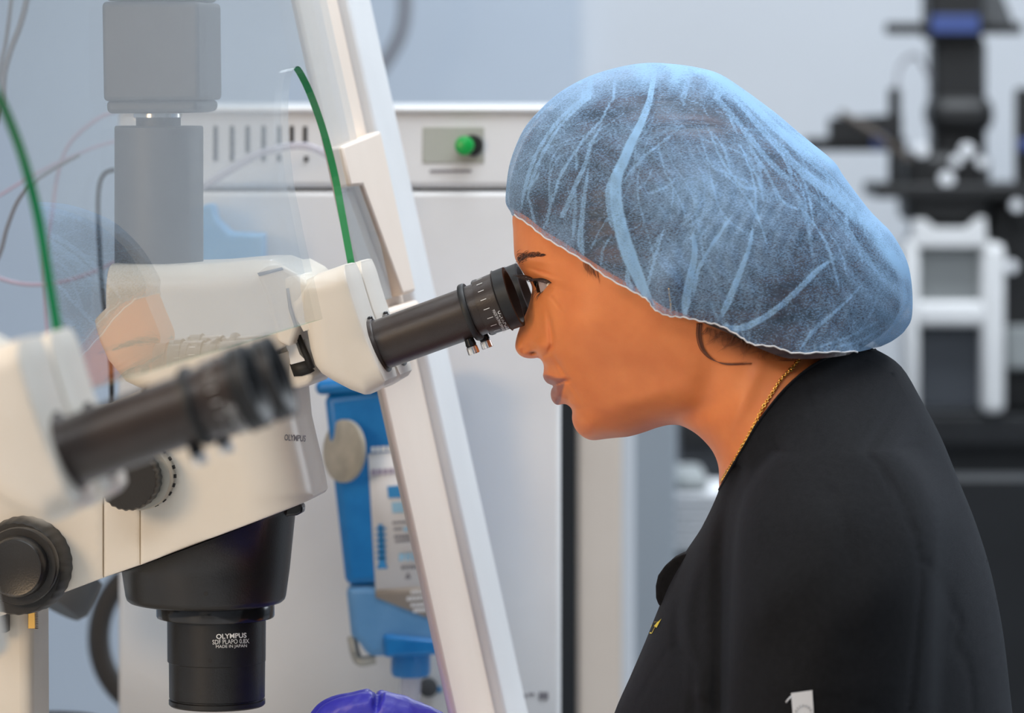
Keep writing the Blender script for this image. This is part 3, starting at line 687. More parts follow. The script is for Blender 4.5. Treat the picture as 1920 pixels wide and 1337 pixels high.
def kfun(p):
    q = px_of(p); t = np.clip(((q[:, 0]-1150)*.45+(q[:, 1]-700))/300, 0, 1); t = t*t*(3-2*t)
    t2 = np.clip((q[:, 1]-950)/250, 0, 1)
    return .76+.16*t+.10*t2
# outlines (picture rows/columns of the middle-plane contour)
FACE = [(963, 404), (964, 430), (965, 456), (967, 480), (974, 496), (986, 515), (995, 528), (998.6, 540), (997, 556), (992, 575), (986, 590), (978, 608), (971, 628), (967.6, 645), (969.5, 656),
        (976, 665), (986, 670.5), (998, 672), (1010, 671), (1017, 674.5), (1020.5, 684), (1020.3, 696), (1019.6, 703), (1022.5, 711), (1028, 717.5), (1035, 721), (1038.5, 723), (1035.5, 729), (1034, 738),
        (1036, 748), (1041, 755.5), (1048, 759), (1056, 757.5), (1064, 758), (1071, 763), (1074.5, 771), (1074, 783), (1077, 796), (1085, 809.5), (1098, 820), (1114, 825), (1137, 822.5), (1160, 820), (1182, 817.8), (1208, 810.5), (1234, 801.5),
        (1260, 796.5), (1286, 800.5), (1313, 814.5), (1338, 840.8), (1349, 867), (1350, 896), (1347, 922)]
SK = FACE+[(1335, 960), (1310, 1020), (1280, 1075), (1255, 1130), (1235, 1200), (1205, 1290), (1180, 1400), (1165, 1560), (1180, 1720), (1260, 1860), (1500, 1900), (1740, 1860), (1860, 1720), (1890, 1500),
           (1880, 1330), (1855, 1180), (1825, 1040), (1790, 930), (1750, 840), (1710, 765), (1665, 700), (1610, 668), (1575, 640), (1550, 600), (1540, 540), (1548, 470), (1540, 390), (1500, 310), (1440, 240), (1360, 185), (1280, 160), (1200, 160), (1120, 185), (1050, 232), (1000, 295), (973, 355)]
SH = FACE[:-1]+[(1348, 921), (1318, 985), (1284, 1037), (1258, 1085), (1240, 1130), (1228, 1160), (1217, 1188), (1207, 1212), (1185, 1263), (1153, 1337), (1120, 1450), (1110, 1600), (1140, 1760), (1250, 1900), (1500, 1940), (1780, 1900), (1900, 1760), (1925, 1550),
           (1910, 1420), (1898, 1337), (1882, 1199), (1860, 1084), (1830, 985), (1796, 900), (1764, 822), (1727, 751), (1689, 688), (1641, 656), (1590, 640), (1560, 600), (1545, 540), (1550, 470), (1543, 388), (1502, 307), (1442, 236), (1361, 180), (1280, 155), (1200, 155), (1120, 180), (1047, 228), (996, 293), (970, 355)]
NETO = [(953, 385), (950.5, 370), (954, 330), (963, 290), (984, 242), (1012, 208), (1052, 172), (1105, 143), (1160, 126), (1212, 118), (1262, 120), (1310, 127), (1350, 139), (1392, 166), (1425, 190), (1458, 215), (1487, 240), (1515, 263), (1562, 302), (1583, 333),
        (1627, 391), (1650, 415), (1672, 438), (1696, 479), (1707, 516), (1711, 560), (1709, 598), (1698, 618), (1690, 627), (1672, 640), (1655, 648)]
NT = FACE+SH[len(FACE):SH.index((1641, 656))+1]+NETO[::-1]
HRO = [(958, 385), (958, 350), (970, 300), (992, 252), (1030, 212), (1075, 178), (1130, 152), (1200, 138), (1260, 138), (1320, 148), (1375, 175), (1430, 215), (1490, 265), (1540, 310), (1592, 362), (1634, 420), (1664, 475), (1685, 530), (1686, 585), (1660, 622), (1620, 650)]
HR = FACE+SK[len(FACE):SK.index((1610, 668))+1]+HRO[::-1]
fSK, fSH, fNT, fHR = [Field(pxs(p)) for p in (SK, SH, NT, HR)]

def g2(q, cx, cy, rx, ry, rot=0):
    c, s_ = math.cos(rot), math.sin(rot); x = q[:, 0]-cx; y = q[:, 1]-cy; X = c*x+s_*y; Y = -s_*x+c*y
    return np.exp(-(X/rx)**2-(Y/ry)**2)
def ss(x, a, b): t = np.clip((x-a)/(b-a), 0, 1); return t*t*(3-2*t)
def arm_h(p, off, r, axis):
    a = np.array(A(*axis[0], -.15)); b = np.array(A(*axis[1], -.15)); ab_ = b-a; t = np.clip(((p-a)@ab_)/ab_.dot(ab_), 0, 1)
    d = np.linalg.norm(p-(a+t[:, None]*ab_), axis=1); x = d/r
    core = off+np.sqrt(np.maximum(r*r-d*d, 0)); return np.where(x < 1, core, off-(x-1)*.6)
def smax(a, b, k=.018): h_ = np.clip(.5+.5*(a-b)/k, 0, 1); return b*(1-h_)+a*h_+k*h_*(1-h_)
EARC = A(1252, 530, -.07)
def raw(f, p): return f.h(p)*kfun(p)
def h_shirt(p):
    p = np.asarray(p, float); h_ = raw(fSH, p)+.0015*np.minimum(1, seg_dist(p, fSH.poly)/.004); q = px_of(p)
    sh = ss(q[:, 1], 720, 950)*np.exp(-((q[:, 0]-1600)/190)**2)
    h_ = h_+.055*sh*ss(h_, .03, .08)
    arm = arm_h(p, .140, .062, SLV)-.05*(1-ss(q[:, 1], 830, 1130))**1.5
    h2 = smax(h_, arm, .05); lim = ss(h_, .02, .07)
    return h_*(1-lim)+h2*lim
SLV = ((1566, 1010), (1556, 1560))
def skin_delta(p, h_):
    """modelling of the face, in plane coordinates; q = picture position of the surface point"""
    q = surf_px(p, h_); e = np.zeros(len(p)); mmu = .001
    # hollow of the eye, brow ridge, cheek bone
    e -= 5.5*g2(q, 1006, 538, 22, 20, .5)
    e -= 2.0*g2(q, 1040, 540, 26, 12, .2)
    e += 2.2*g2(q, 1003, 488, 30, 9, .12)
    e += 2.6*g2(q, 1018, 517, 17, 5.5, .32)      # upper lid
    e -= 2.4*g2(q, 1016, 510, 22, 2.2, .30)      # fold above the lid
    e += 1.4*g2(q, 1030, 553, 15, 6, -.75)       # lower lid
    e -= 1.0*g2(q, 1040, 566, 18, 3, .9)
    e += 4.0*g2(q, 1085, 610, 45, 48)            # cheek
    e -= 4.5*g2(q, 1000, 618, 20, 50, .12)       # side of the nose
    e -= 3.8*g2(q, 1032, 622, 5.5, 30, -.12)     # crease nose-cheek
    e += 3.6*g2(q, 1013, 648, 13, 13)            # wing of the nose
    e -= 2.6*g2(q, 1031, 655, 4, 10, .6)
    e -= 1.6*g2(q, 1020, 667, 9, 3, -.4)
    e -= 2.2*g2(q, 990, 653, 10, 8)
    e += 1.6*g2(q, 979, 652, 10, 12)             # tip
    e -= 5.5*g2(q, 998.5, 662.5, 7.2, 3.2, -.1)     # nostril
    # mouth
    e -= 5.0*g2(q, 1030, 690, 22, 18)
    e -= 1.8*g2(q, 1050, 690, 4, 24, -.55)       # smile line
    e -= 2.6*g2(q, 1062, 713, 8, 4)              # corner
    e -= 1.0*g2(q, 1078, 735, 4, 22, -.5)
    e += 1.8*g2(q, 1036, 711, 13, 5, .15)
    e -= 1.8*g2(q, 1050, 718.5, 15, 1.8, -.32)
    e += 2.2*g2(q, 1046, 738, 8, 12, -.35)
    e -= 2.2*g2(q, 1064, 748, 10, 10)
    e -= 1.5*g2(q, 1072, 766, 18, 6)
    e += 3.0*g2(q, 1100, 800, 24, 18)            # chin
    e += 2.5*g2(q, 1215, 745, 85, 20, -.30)       # jaw line
    e -= 8.0*g2(q, 1270, 792, 80, 22, -.45)
    e -= 5.0*g2(q, 1330, 720, 30, 40, .3)
    e += 2.2*g2(q, 1390, 760, 14, 100, .45)      # neck muscle
    e -= 1.6*g2(q, 1160, 690, 42, 28)
    # ear under the cap
    e += 9*g2(q, 1252, 530, 22, 40, .15)-5*g2(q, 1246, 535, 9, 20)
    lim = np.minimum(1, h_/.012)
    return e*mmu*lim
def surf_px(p, h_):
    p = np.asarray(p, float); x = p[:, 0]*Fv.x-h_*Lv.x; y = Y0+p[:, 0]*Fv.y-h_*Lv.y
    return np.stack([960+FP*x/y, HOR-FP*(p[:, 1]-ZC)/y], 1)
def h_skin(p):
    p = np.asarray(p, float); h_ = raw(fSK, p); h_ = h_+skin_delta(p, h_); q = px_of(p)
    t = ss(q[:, 1], 860, 960)*ss(q[:, 0], 1280, 1300)
    hs = np.maximum(h_shirt(p)-.006-.022*ss(q[:, 1], 900, 970), 0)
    return h_*(1-t)+np.minimum(hs, np.where(h_ > 0, 9, 0))*t if t.any() else h_
def h_hair(p):
    h_ = raw(fHR, p); q = surf_px(p, h_); return h_+.006*g2(q, 1252, 530, 24, 42)*np.minimum(1, h_/.02)
def Smap(pts, hf, extra=0.0):       # picture point on the near surface -> plane coordinates
    out = []
    pts = np.asarray(pts, float); ab_ = np.array([A(x, y, 0) for x, y in pts])
    for _ in range(8):
        h_ = hf(ab_); ab_ = np.array([A(x, y, -(h+extra)) for (x, y), h in zip(pts, h_)])
    return ab_
def surf(pts, hf, lift=0.0):
    s_ = Smap(pts, hf, lift); h_ = hf(s_); return [W(a, -(h+lift), z) for (a, z), h in zip(s_, h_)]
def meshup(name, loop, isil, hf, m, parent, step=.0025, region_f=None, holes=(), rings=(.0004, .0012, .0025, .0045), far=True, attrs=None, poly_for_rings=None, fine=None, zmin=None):
    """loop: closed outline in plane coordinates; isil[i] True where the outline is a true contour (both halves meet)"""
    loop = np.array(loop); extra = []
    mn = loop.min(0); mx = loop.max(0); nx, nz = ((mx-mn)/step).astype(int)+2
    X, Z = np.meshgrid(np.arange(nx), np.arange(nz), indexing='ij')
    g = np.stack([mn[0]+(X+.5*(Z % 2))*step, mn[1]+Z*step*.87], -1).reshape(-1, 2)
    if fine:
        for (f0, f1, st) in fine:
            keep = ~((g > f0) & (g < f1)).all(1); g = g[keep]
            nx, nz = ((np.array(f1)-np.array(f0))/st).astype(int)+1
            X, Z = np.meshgrid(np.arange(nx), np.arange(nz), indexing='ij')
            g = np.concatenate([g, np.stack([f0[0]+(X+.5*(Z % 2))*st, f0[1]+Z*st*.99], -1).reshape(-1, 2)])
    ins = inside(g, loop); g = g[ins]; d = seg_dist(g, loop); g = g[d > .0009]
    for h in holes:
        k = ~inside(g, h); g = g[k]; g = g[seg_dist(g, h) > .0005]
    # rings along the contour
    nrm = []
    t = np.roll(loop, -1, 0)-np.roll(loop, 1, 0); ln = np.linalg.norm(t, axis=1)+1e-12; nn = np.stack([-t[:, 1], t[:, 0]], 1)/ln[:, None]
    ar = (loop[:, 0]*np.roll(loop[:, 1], -1)-np.roll(loop[:, 0], -1)*loop[:, 1]).sum(); nn *= (1 if ar > 0 else -1)
    rg = []
    for r in rings:
        c = loop+nn*r; c = c[::1 if r < .002 else 2]; c = c[inside(c, loop)]; c = c[seg_dist(c, loop) > r*.85]; rg.append(c)
    for h in holes:
        for k_ in range(len(rg)):
            rg[k_] = rg[k_][~inside(rg[k_], h)]
    pts = np.concatenate([g]+rg)
    V, T, orig = cdt_poly([tuple(p) for p in loop], [[tuple(q) for q in h] for h in holes], [tuple(p) for p in pts])
    hv = hf(V); dl = seg_dist(V, loop)
    sil = np.zeros(len(V), bool)
    # vertices lying on contour stretches
    key = {}
    on = np.nonzero(dl < 3e-6)[0]
    for i in on:
        j = np.argmin(((loop-V[i])**2).sum(1)); sil[i] = isil[j]
    hv[sil] = 0
    near = [W(a, -h, z) for (a, z), h in zip(V, hv)]; vs = list(near); fs = [tuple(int(i) for i in t) for t in T]
    if far:
        mp = {}
        for i in range(len(V)):
            if sil[i]: mp[i] = i
            else: mp[i] = len(vs); vs.append(W(V[i][0], hv[i], V[i][1]))
        fs += [tuple(mp[int(i)] for i in t[::-1]) for t in T]
    o = obj(name, vs, fs, m, parent, True)
    if o.data.polygons[len(fs)//4].normal.dot(Lv) > 0: o.data.flip_normals()
    if attrs:
        for nm, fn in attrs.items():
            v = fn(V, hv); full = np.zeros(len(vs)); full[:len(V)] = v
            if far:
                for i in range(len(V)): full[mp[i]] = v[i]
            at = o.data.attributes.new(nm, 'FLOAT', 'POINT'); at.data.foreach_set('value', full.astype(np.float32))
    return o, V, T
PS = thing('person', 'woman in a black scrub top and blue bouffant cap looking into the eyepieces', 'person', tuple(W(A(1500, 0, 0)[0], 0, A(0, 1940, 0)[1])))

# ---- materials of the figure
def skin_mat():
    m = bpy.data.materials.new('skin'); m.use_nodes = True; nt = m.node_tree; b = nt.nodes['Principled BSDF']
    tc = nt.nodes.new('ShaderNodeTexCoord'); n = nt.nodes.new('ShaderNodeTexNoise'); n.inputs['Scale'].default_value = 45; n.inputs['Detail'].default_value = 4
    r = nt.nodes.new('ShaderNodeValToRGB'); r.color_ramp.elements[0].color = (.76, .225, .070, 1); r.color_ramp.elements[1].color = (.86, .28, .090, 1)
    r.color_ramp.elements[0].position = .3; r.color_ramp.elements[1].position = .7
    at = nt.nodes.new('ShaderNodeAttribute'); at.attribute_name = 'lip'
    mx = nt.nodes.new('ShaderNodeMix'); mx.data_type = 'RGBA'; mx.inputs['B'].default_value = (.38, .145, .11, 1)
    ab2 = nt.nodes.new('ShaderNodeAttribute'); ab2.attribute_name = 'hair_nostril_shade'
    mx2 = nt.nodes.new('ShaderNodeMix'); mx2.data_type = 'RGBA'; mx2.inputs['B'].default_value = (.10, .035, .015, 1)
    n2 = nt.nodes.new('ShaderNodeTexNoise'); n2.inputs['Scale'].default_value = 900
    bp = nt.nodes.new('ShaderNodeBump'); bp.inputs['Strength'].default_value = .12; bp.inputs['Distance'].default_value = .0006
    nt.links.new(tc.outputs['Object'], n.inputs['Vector']); nt.links.new(tc.outputs['Object'], n2.inputs['Vector'])
    nt.links.new(n.outputs['Fac'], r.inputs['Fac']); nt.links.new(r.outputs['Color'], mx.inputs['A']); nt.links.new(at.outputs['Fac'], mx.inputs['Factor'])
    nt.links.new(mx.outputs['Result'], mx2.inputs['A']); nt.links.new(ab2.outputs['Fac'], mx2.inputs['Factor'])
    nt.links.new(mx2.outputs['Result'], b.inputs['Base Color']); nt.links.new(n2.outputs['Fac'], bp.inputs['Height']); nt.links.new(bp.outputs['Normal'], b.inputs['Normal'])
    b.inputs['Roughness'].default_value = .46; b.inputs['Subsurface Weight'].default_value = .25; b.inputs['Subsurface Scale'].default_value = .006
    b.inputs['Subsurface Radius'].default_value = (1, .35, .15); b.inputs['Specular IOR Level'].default_value = .35
    return m
M['skin'] = skin_mat()
def hair_mat():
    m = mat('dark_brown_hair', (.02, .011, .009), .42); nt = m.node_tree; b = nt.nodes['Principled BSDF']
    tc = nt.nodes.new('ShaderNodeTexCoord'); mp = nt.nodes.new('ShaderNodeMapping'); mp.inputs['Scale'].default_value = (8, 30, 60); mp.inputs['Rotation'].default_value = (0, .5, 0)
    n = nt.nodes.new('ShaderNodeTexNoise'); n.inputs['Scale'].default_value = 2.2; n.inputs['Detail'].default_value = 5
    r = nt.nodes.new('ShaderNodeValToRGB'); r.color_ramp.elements[0].color = (.008, .005, .005, 1); r.color_ramp.elements[1].color = (.11, .05, .04, 1)
    r.color_ramp.elements[0].position = .4; r.color_ramp.elements[1].position = .75
    nt.links.new(tc.outputs['Object'], mp.inputs[0]); nt.links.new(mp.outputs[0], n.inputs['Vector']); nt.links.new(n.outputs['Fac'], r.inputs[0]); nt.links.new(r.outputs[0], b.inputs['Base Color'])
    bp = nt.nodes.new('ShaderNodeBump'); bp.inputs['Strength'].default_value = .6; bp.inputs['Distance'].default_value = .004
    nt.links.new(n.outputs['Fac'], bp.inputs['Height']); nt.links.new(bp.outputs['Normal'], b.inputs['Normal']); return m
M['hair'] = hair_mat(); M['strand'] = mat('hair_strand', (.035, .014, .008), .45); M['strandred'] = mat('auburn_strand', (.16, .05, .02), .45)

# ---- skin body
loopSK = resample(fSK.poly, .0012)
EYE = [(999, 527), (1004, 524.5), (1011, 522.6), (1019, 523.4), (1027, 526.2), (1032, 529), (1028, 534.5), (1022, 541.5), (1017, 547.5), (1013.5, 549.5), (1008, 545), (1003, 537)]
eyeh = Smap(catmull(EYE, 2, True), h_skin)
def lipf(V, hv):
    q = surf_px(V, hv)
    up = [(1014, 704), (1022, 702.5), (1032, 704.5), (1044, 708), (1056, 709.5), (1066, 712), (1056, 717), (1046, 721), (1038, 724.5), (1028, 722), (1016, 714)]
    lo = [(1028, 726), (1038, 722.5), (1048, 720.5), (1058, 717.5), (1057, 726), (1054, 738), (1052, 750), (1049, 757), (1046, 762), (1036, 760), (1028, 746)]
    up = np.array(catmull(up, 4, True)); lo = np.array(catmull(lo, 4, True)); r_ = 0
    for pl in (up, lo):
        d = seg_dist(q, pl); i_ = inside(q, pl); r_ = np.maximum(r_, np.where(i_, np.minimum(1, .35+d/3), np.maximum(0, .35-d/5)))
    return r_
def hair_nostril_f(V, hv):
    q = surf_px(V, hv)
    e = 1.0*g2(q, 1400, 634, 95, 30, .25)+.25*g2(q, 1470, 668, 60, 22, .2)
    e = e*(ss(q[:, 0], 1312, 1332))+.35*g2(q, 1105, 505, 12, 9, .6)+.18*g2(q, 1175, 548, 18, 10, .5)
    # shade inside the nostril, painted dark through the hair mask
    e += .85*g2(q, 998.5, 661.5, 6.0, 2.4, -.1)
    return np.clip(e, 0, 1)
f0 = np.array(A(940, 790, -.02)); f1 = np.array(A(1090, 470, -.04)); 
body, Vb, Tb = meshup('body', loopSK, [True]*len(loopSK), h_skin, M['skin'], PS, .003, holes=[[tuple(p) for p in eyeh]], attrs={'lip': lipf, 'hair_nostril_shade': hair_nostril_f},
                      fine=[((min(f0[0], f1[0]), f0[1]), (max(f0[0], f1[0])+.008, f1[1]), .0009)])
# arms join the same mesh: forearms and upper arms run inside the sleeves down to the gloves
def add_to(o, vs, fs):
    me = o.data; org = ORG[o.name]; bm = bmesh.new(); bm.from_mesh(me); nv = [bm.verts.new(v-org) for v in vs]
    for f in fs:
        try: fc = bm.faces.new([nv[i] for i in f]); fc.smooth = True
        except ValueError: pass
    bm.to_mesh(me); bm.free()
armpts = [Aw(1560, 1050, -.150), Aw(1545, 1300, -.165), Aw(1500, 1700, -.185), Aw(1440, 1900, -.19), Aw(1250, 1700, -.14), Aw(1050, 1530, -.08), Aw(930, 1470, -.045)]
vs, fs = tube_vf(catmull(armpts, 6), .04, 20, taper=lambda t: 1.0-.32*t); add_to(body, vs, fs)
mir = [W((p-Vector((0, Y0, 0))).dot(Fv), -(p-Vector((0, Y0, 0))).dot(Lv), p.z) for p in armpts]
vs, fs = tube_vf(catmull(mir, 6), .04, 20, taper=lambda t: 1.0-.32*t); add_to(body, vs, fs)

# ---- eye
he = h_skin(Smap([(1016, 535)], h_skin))[0]
ea, ez = A(1018, 536, -he)
for s_ in (-1, 1):
    ec_ = W(ea+.0066, s_*(he-.0098), ez-.0005)
    gaze = (-Fv*.93 - Zv*.22 + Lv*(.12*s_)).normalized()
    vs = []; fs = []; u_ = gaze.orthogonal().normalized(); v_ = gaze.cross(u_); nl, ns = 28, 48; fmm = []
    R_ = .0118
    for i in range(nl+1):
        t = math.pi*i/nl
        for k in range(ns):
            rr = R_*(1+.05*math.exp(-(t/.42)**4)) if t < .8 else R_
            vs.append(ec_+gaze*(rr*math.cos(t))+(u_*math.cos(2*math.pi*k/ns)+v_*math.sin(2*math.pi*k/ns))*(rr*math.sin(t)))
    for i in range(nl):
        for k in range(ns):
            fs.append((i*ns+k, i*ns+(k+1) % ns, (i+1)*ns+(k+1) % ns, (i+1)*ns+k)); t = math.pi*(i+.5)/nl; fmm.append(2 if t < .19 else (1 if t < .56 else 0))
    if s_ < 0:
        M['sclera'] = mat('eye_white', (.50, .38, .36), .18); M['iris'] = mat('dark_brown_iris', (.03, .012, .006), .12); M['pupil'] = mat('pupil', (.003, .003, .003), .08)
    obj('eye', vs, fs, None, PS, True, mats=[M['sclera'], M['iris'], M['pupil']], fm=fmm)
# ---- brow and lashes as fine strands
def strands(name, lst, m, parent, seg=5):
    vs = []; fs = []
    for pts, r in lst:
        c = catmull(pts, 4); tube_vf(c, r, seg, vs, fs, taper=lambda t: 1-.85*t)
    return obj(name, vs, fs, m, parent, True)
rr = random.Random(3); L_ = []
for k in range(260):
    t = rr.random()**1.25; cx = 967+t*54; cy = 489-9*math.sin(min(1, t*1.25)*math.pi*.62)-3*t+rr.gauss(0, 1)*(5.2*(1-t)+.5)
    ln = rr.uniform(7, 12)*(1-.55*t); an = -.95+.95*t+rr.gauss(0, .18)
    q = [(cx, cy), (cx+ln*.5*math.cos(an), cy+ln*.5*math.sin(an)), (cx+ln*math.cos(an+.25), cy+ln*math.sin(an+.25))]
    p = surf(q, h_skin, .0003); L_.append(([p[0], p[1], p[2]], .00011))
strands('eyebrow', L_, M['strand'], PS)
L_ = []
lidc = catmull([(985, 516), (994, 519), (1001, 523), (1009, 522.5), (1018, 523.4), (1027, 526.4), (1033, 530)], 6)
for k in range(70):
    t = k/69; b_ = lidc[int(t*(len(lidc)-1))]; p0_ = surf([b_], h_skin, .0006)[0]
    f_ = 1-.55*t; j = rr.gauss(0, .0006)
    L_.append(([p0_, p0_-Fv*(.0042*f_)-Lv*(.0012)-Zv*(.0012+j), p0_-Fv*(.0085*f_)-Lv*(.001)+Zv*(.0006+j)], .00026 if t < .5 else .00014))
low = catmull([(1006, 543), (1013, 549), (1018, 546)], 5)
for k in range(9):
    b_ = low[int(k/8*(len(low)-1))]; p0_ = surf([b_], h_skin, .0004)[0]
    L_.append(([p0_, p0_-Fv*.0022-Zv*.0022-Lv*.0004, p0_-Fv*.0036-Zv*(.0058+rr.gauss(0, .0005))], .00018))
strands('eyelashes', L_, M['strand'], PS)
lid = surf([(998, 525.5), (1004, 523.4), (1011, 522), (1019, 522.6), (1027, 525.6), (1034, 530.5)], h_skin, .0001)
vs, fs = tube_vf(catmull(lid, 6), .0003, 8); obj('lash_line', vs, fs, M['strand'], PS)
# ---- hair
cutY = [(958, 385), (966, 394), (990, 408), (1020, 432), (1060, 456), (1110, 490), (1150, 515), (1195, 540), (1225, 562), (1250, 578), (1280, 588), (1320, 606), (1360, 622), (1395, 640), (1440, 660), (1480, 672), (1540, 672), (1600, 664)]
def open_loop(f, outl, edge, hf):
    """plane loop: the outer contour from outl plus the opening edge drawn on the surface"""
    o_ = [np.array(A(float(x), float(y), 0)) for x, y in catmull(outl, 4)]
    e_ = Smap(np.array(catmull(edge, 5)), hf)
    lp = list(o_)+list(e_[1:-1]); fl_ = [True]*len(o_)+[False]*(len(e_)-2)
    out = []; fo = []
    for i in range(len(lp)):
        a, b = np.array(lp[i]), np.array(lp[(i+1) % len(lp)]); n_ = max(1, int(np.linalg.norm(b-a)/.0013+.5)); both = fl_[i] and fl_[(i+1) % len(lp)]
        for k in range(n_): out.append(a+(b-a)*k/n_); fo.append(fl_[i] if k == 0 else both)
    return out, fo
lpH, slH = open_loop(fHR, HRO, cutY[::-1][0:-1], h_hair)
hair, _, _ = meshup('hair', lpH, slH, h_hair, M['hair'], PS, .003)
# ---- cap (bouffant net)
FOLD = []
def F_(pts, w0, w1, s_): FOLD.append((np.array(catmull(pts, 5)), w0, w1, s_))
F_([(1240, 130), (1225, 150), (1219, 185), (1200, 235), (1183, 268), (1172, 295), (1157, 330), (1154, 362), (1158, 400), (1170, 450), (1184, 490), (1208, 545), (1225, 578)], 3.5, 15, 1.0)
F_([(1165, 300), (1140, 350), (1142, 395), (1150, 430)], 2, 5, .7); F_([(1190, 480), (1176, 520), (1190, 548)], 2, 6, .7)
F_([(1130, 160), (1080, 196), (1040, 235), (1005, 290), (985, 350), (976, 398)], 3, 3, .5); F_([(1160, 152), (1110, 180), (1060, 225), (1025, 275), (1000, 330), (987, 380)], 2, 3, .5)
F_([(1200, 150), (1150, 185), (1127, 225), (1100, 255), (1075, 290), (1050, 330), (1040, 365), (1020, 415)], 2, 2.5, .6)
F_([(1135, 225), (1110, 265), (1098, 305), (1078, 350), (1058, 398), (1051, 408)], 2, 5, .65); F_([(1105, 305), (1098, 350), (1092, 400), (1088, 450), (1094, 480)], 2, 6, .6)
F_([(1100, 300), (1080, 350), (1078, 400), (1074, 450)], 1.5, 4, .5)
F_([(1035, 360), (1030, 400), (1018, 430)], 1.5, 2.5, .5); F_([(990, 365), (998, 400), (1004, 420)], 1.5, 2.5, .5)
F_([(1284, 232), (1240, 268), (1205, 296), (1180, 330)], 1.2, 3, .45); F_([(1284, 232), (1240, 250), (1212, 262)], 1, 4, .3)
F_([(1330, 240), (1340, 270), (1360, 310), (1395, 352), (1430, 350)], 2, 2, .5); F_([(1245, 135), (1270, 170), (1285, 200)], 1.5, 2.5, .4)
F_([(1250, 128), (1300, 150), (1350, 190), (1400, 250), (1450, 310), (1500, 350)], 3, 5, .5); F_([(1280, 125), (1340, 145), (1390, 178), (1450, 235), (1510, 290), (1570, 345)], 4, 8, .55)
F_([(1360, 165), (1440, 255), (1500, 318), (1560, 365), (1610, 420)], 4, 10, .5); F_([(1420, 300), (1440, 330), (1470, 380), (1500, 392)], 2, 2, .45)
F_([(1412, 420), (1406, 460), (1390, 505), (1370, 555), (1350, 598)], 2, 7, .75)
F_([(1570, 480), (1535, 505), (1500, 540), (1465, 572), (1425, 600), (1385, 616), (1355, 608)], 4, 6, .85)
F_([(1620, 530), (1590, 562), (1560, 590), (1530, 615), (1500, 655)], 1.5, 4, .6)
F_([(1375, 400), (1335, 460), (1308, 510), (1300, 560)], 2, 4, .6); F_([(1300, 430), (1302, 480), (1290, 540), (1283, 592)], 3, 9, .7)
F_([(1247, 420), (1232, 470), (1215, 530), (1206, 562)], 1.5, 3.5, .5); F_([(1295, 350), (1310, 420), (1320, 480), (1345, 530)], 2, 3, .3)
F_([(1650, 540), (1632, 590), (1600, 640)], 2, 2, .35); F_([(1690, 510), (1695, 570), (1660, 632)], 3, 3, .4); F_([(1520, 655), (1590, 632), (1650, 600)], 2, 2, .4)
F_([(1560, 652), (1610, 640), (1665, 610)], 2, 2, .4); F_([(1145, 400), (1120, 440), (1108, 470)], 1.5, 2, .5); F_([(1148, 440), (1130, 470), (1126, 500)], 1.5, 3, .5)
F_([(1500, 350), (1540, 380), (1600, 450), (1650, 520)], 2, 6, .35); F_([(1330, 560), (1350, 600), (1390, 628)], 2, 3, .3)
RIM = np.array([(1215, 128), (1300, 135), (1380, 168), (1450, 222), (1520, 280), (1580, 345), (1640, 420), (1690, 510)], float)
rf = random.Random(11)
for k in range(34):
    an = math.pi*(-.08+1.15*k/33)+rf.gauss(0, .03); r0 = rf.uniform(30, 200); r1 = r0+rf.uniform(60, 260); cx, cy = 1240, 138
    pts = []
    for j in range(5):
        r_ = r0+(r1-r0)*j/4; a_ = an+.12*math.sin(j+k)+rf.gauss(0, .01); pts.append((cx-r_*1.05*math.cos(a_)*1.0, cy+r_*max(.05, math.sin(a_))*1.0+8))
    F_(pts, 1, rf.uniform(1.2, 2.2), rf.uniform(.15, .4))
for k in range(20):
    x0 = rf.uniform(1290, 1560); y0 = 150+(x0-1290)*.62+rf.uniform(0, 130); ln = rf.uniform(60, 190); an = rf.uniform(.62, 1.0)
    F_([(x0+ln*t*math.cos(an+.35*t), y0+ln*t*math.sin(an+.35*t)) for t in (0, .33, .66, 1)], 1, rf.uniform(1.5, 4), rf.uniform(.3, .6))
for k in range(14):
    x0 = rf.uniform(1010, 1330); y0 = rf.uniform(230, 480); ln = rf.uniform(25, 70); an = rf.uniform(1.2, 2.6)
    F_([(x0, y0), (x0+ln*.5*math.cos(an), y0+ln*.5*math.sin(an)), (x0+ln*math.cos(an+.2), y0+ln*math.sin(an+.2))], 1, rf.uniform(1, 3), rf.uniform(.3, .6))
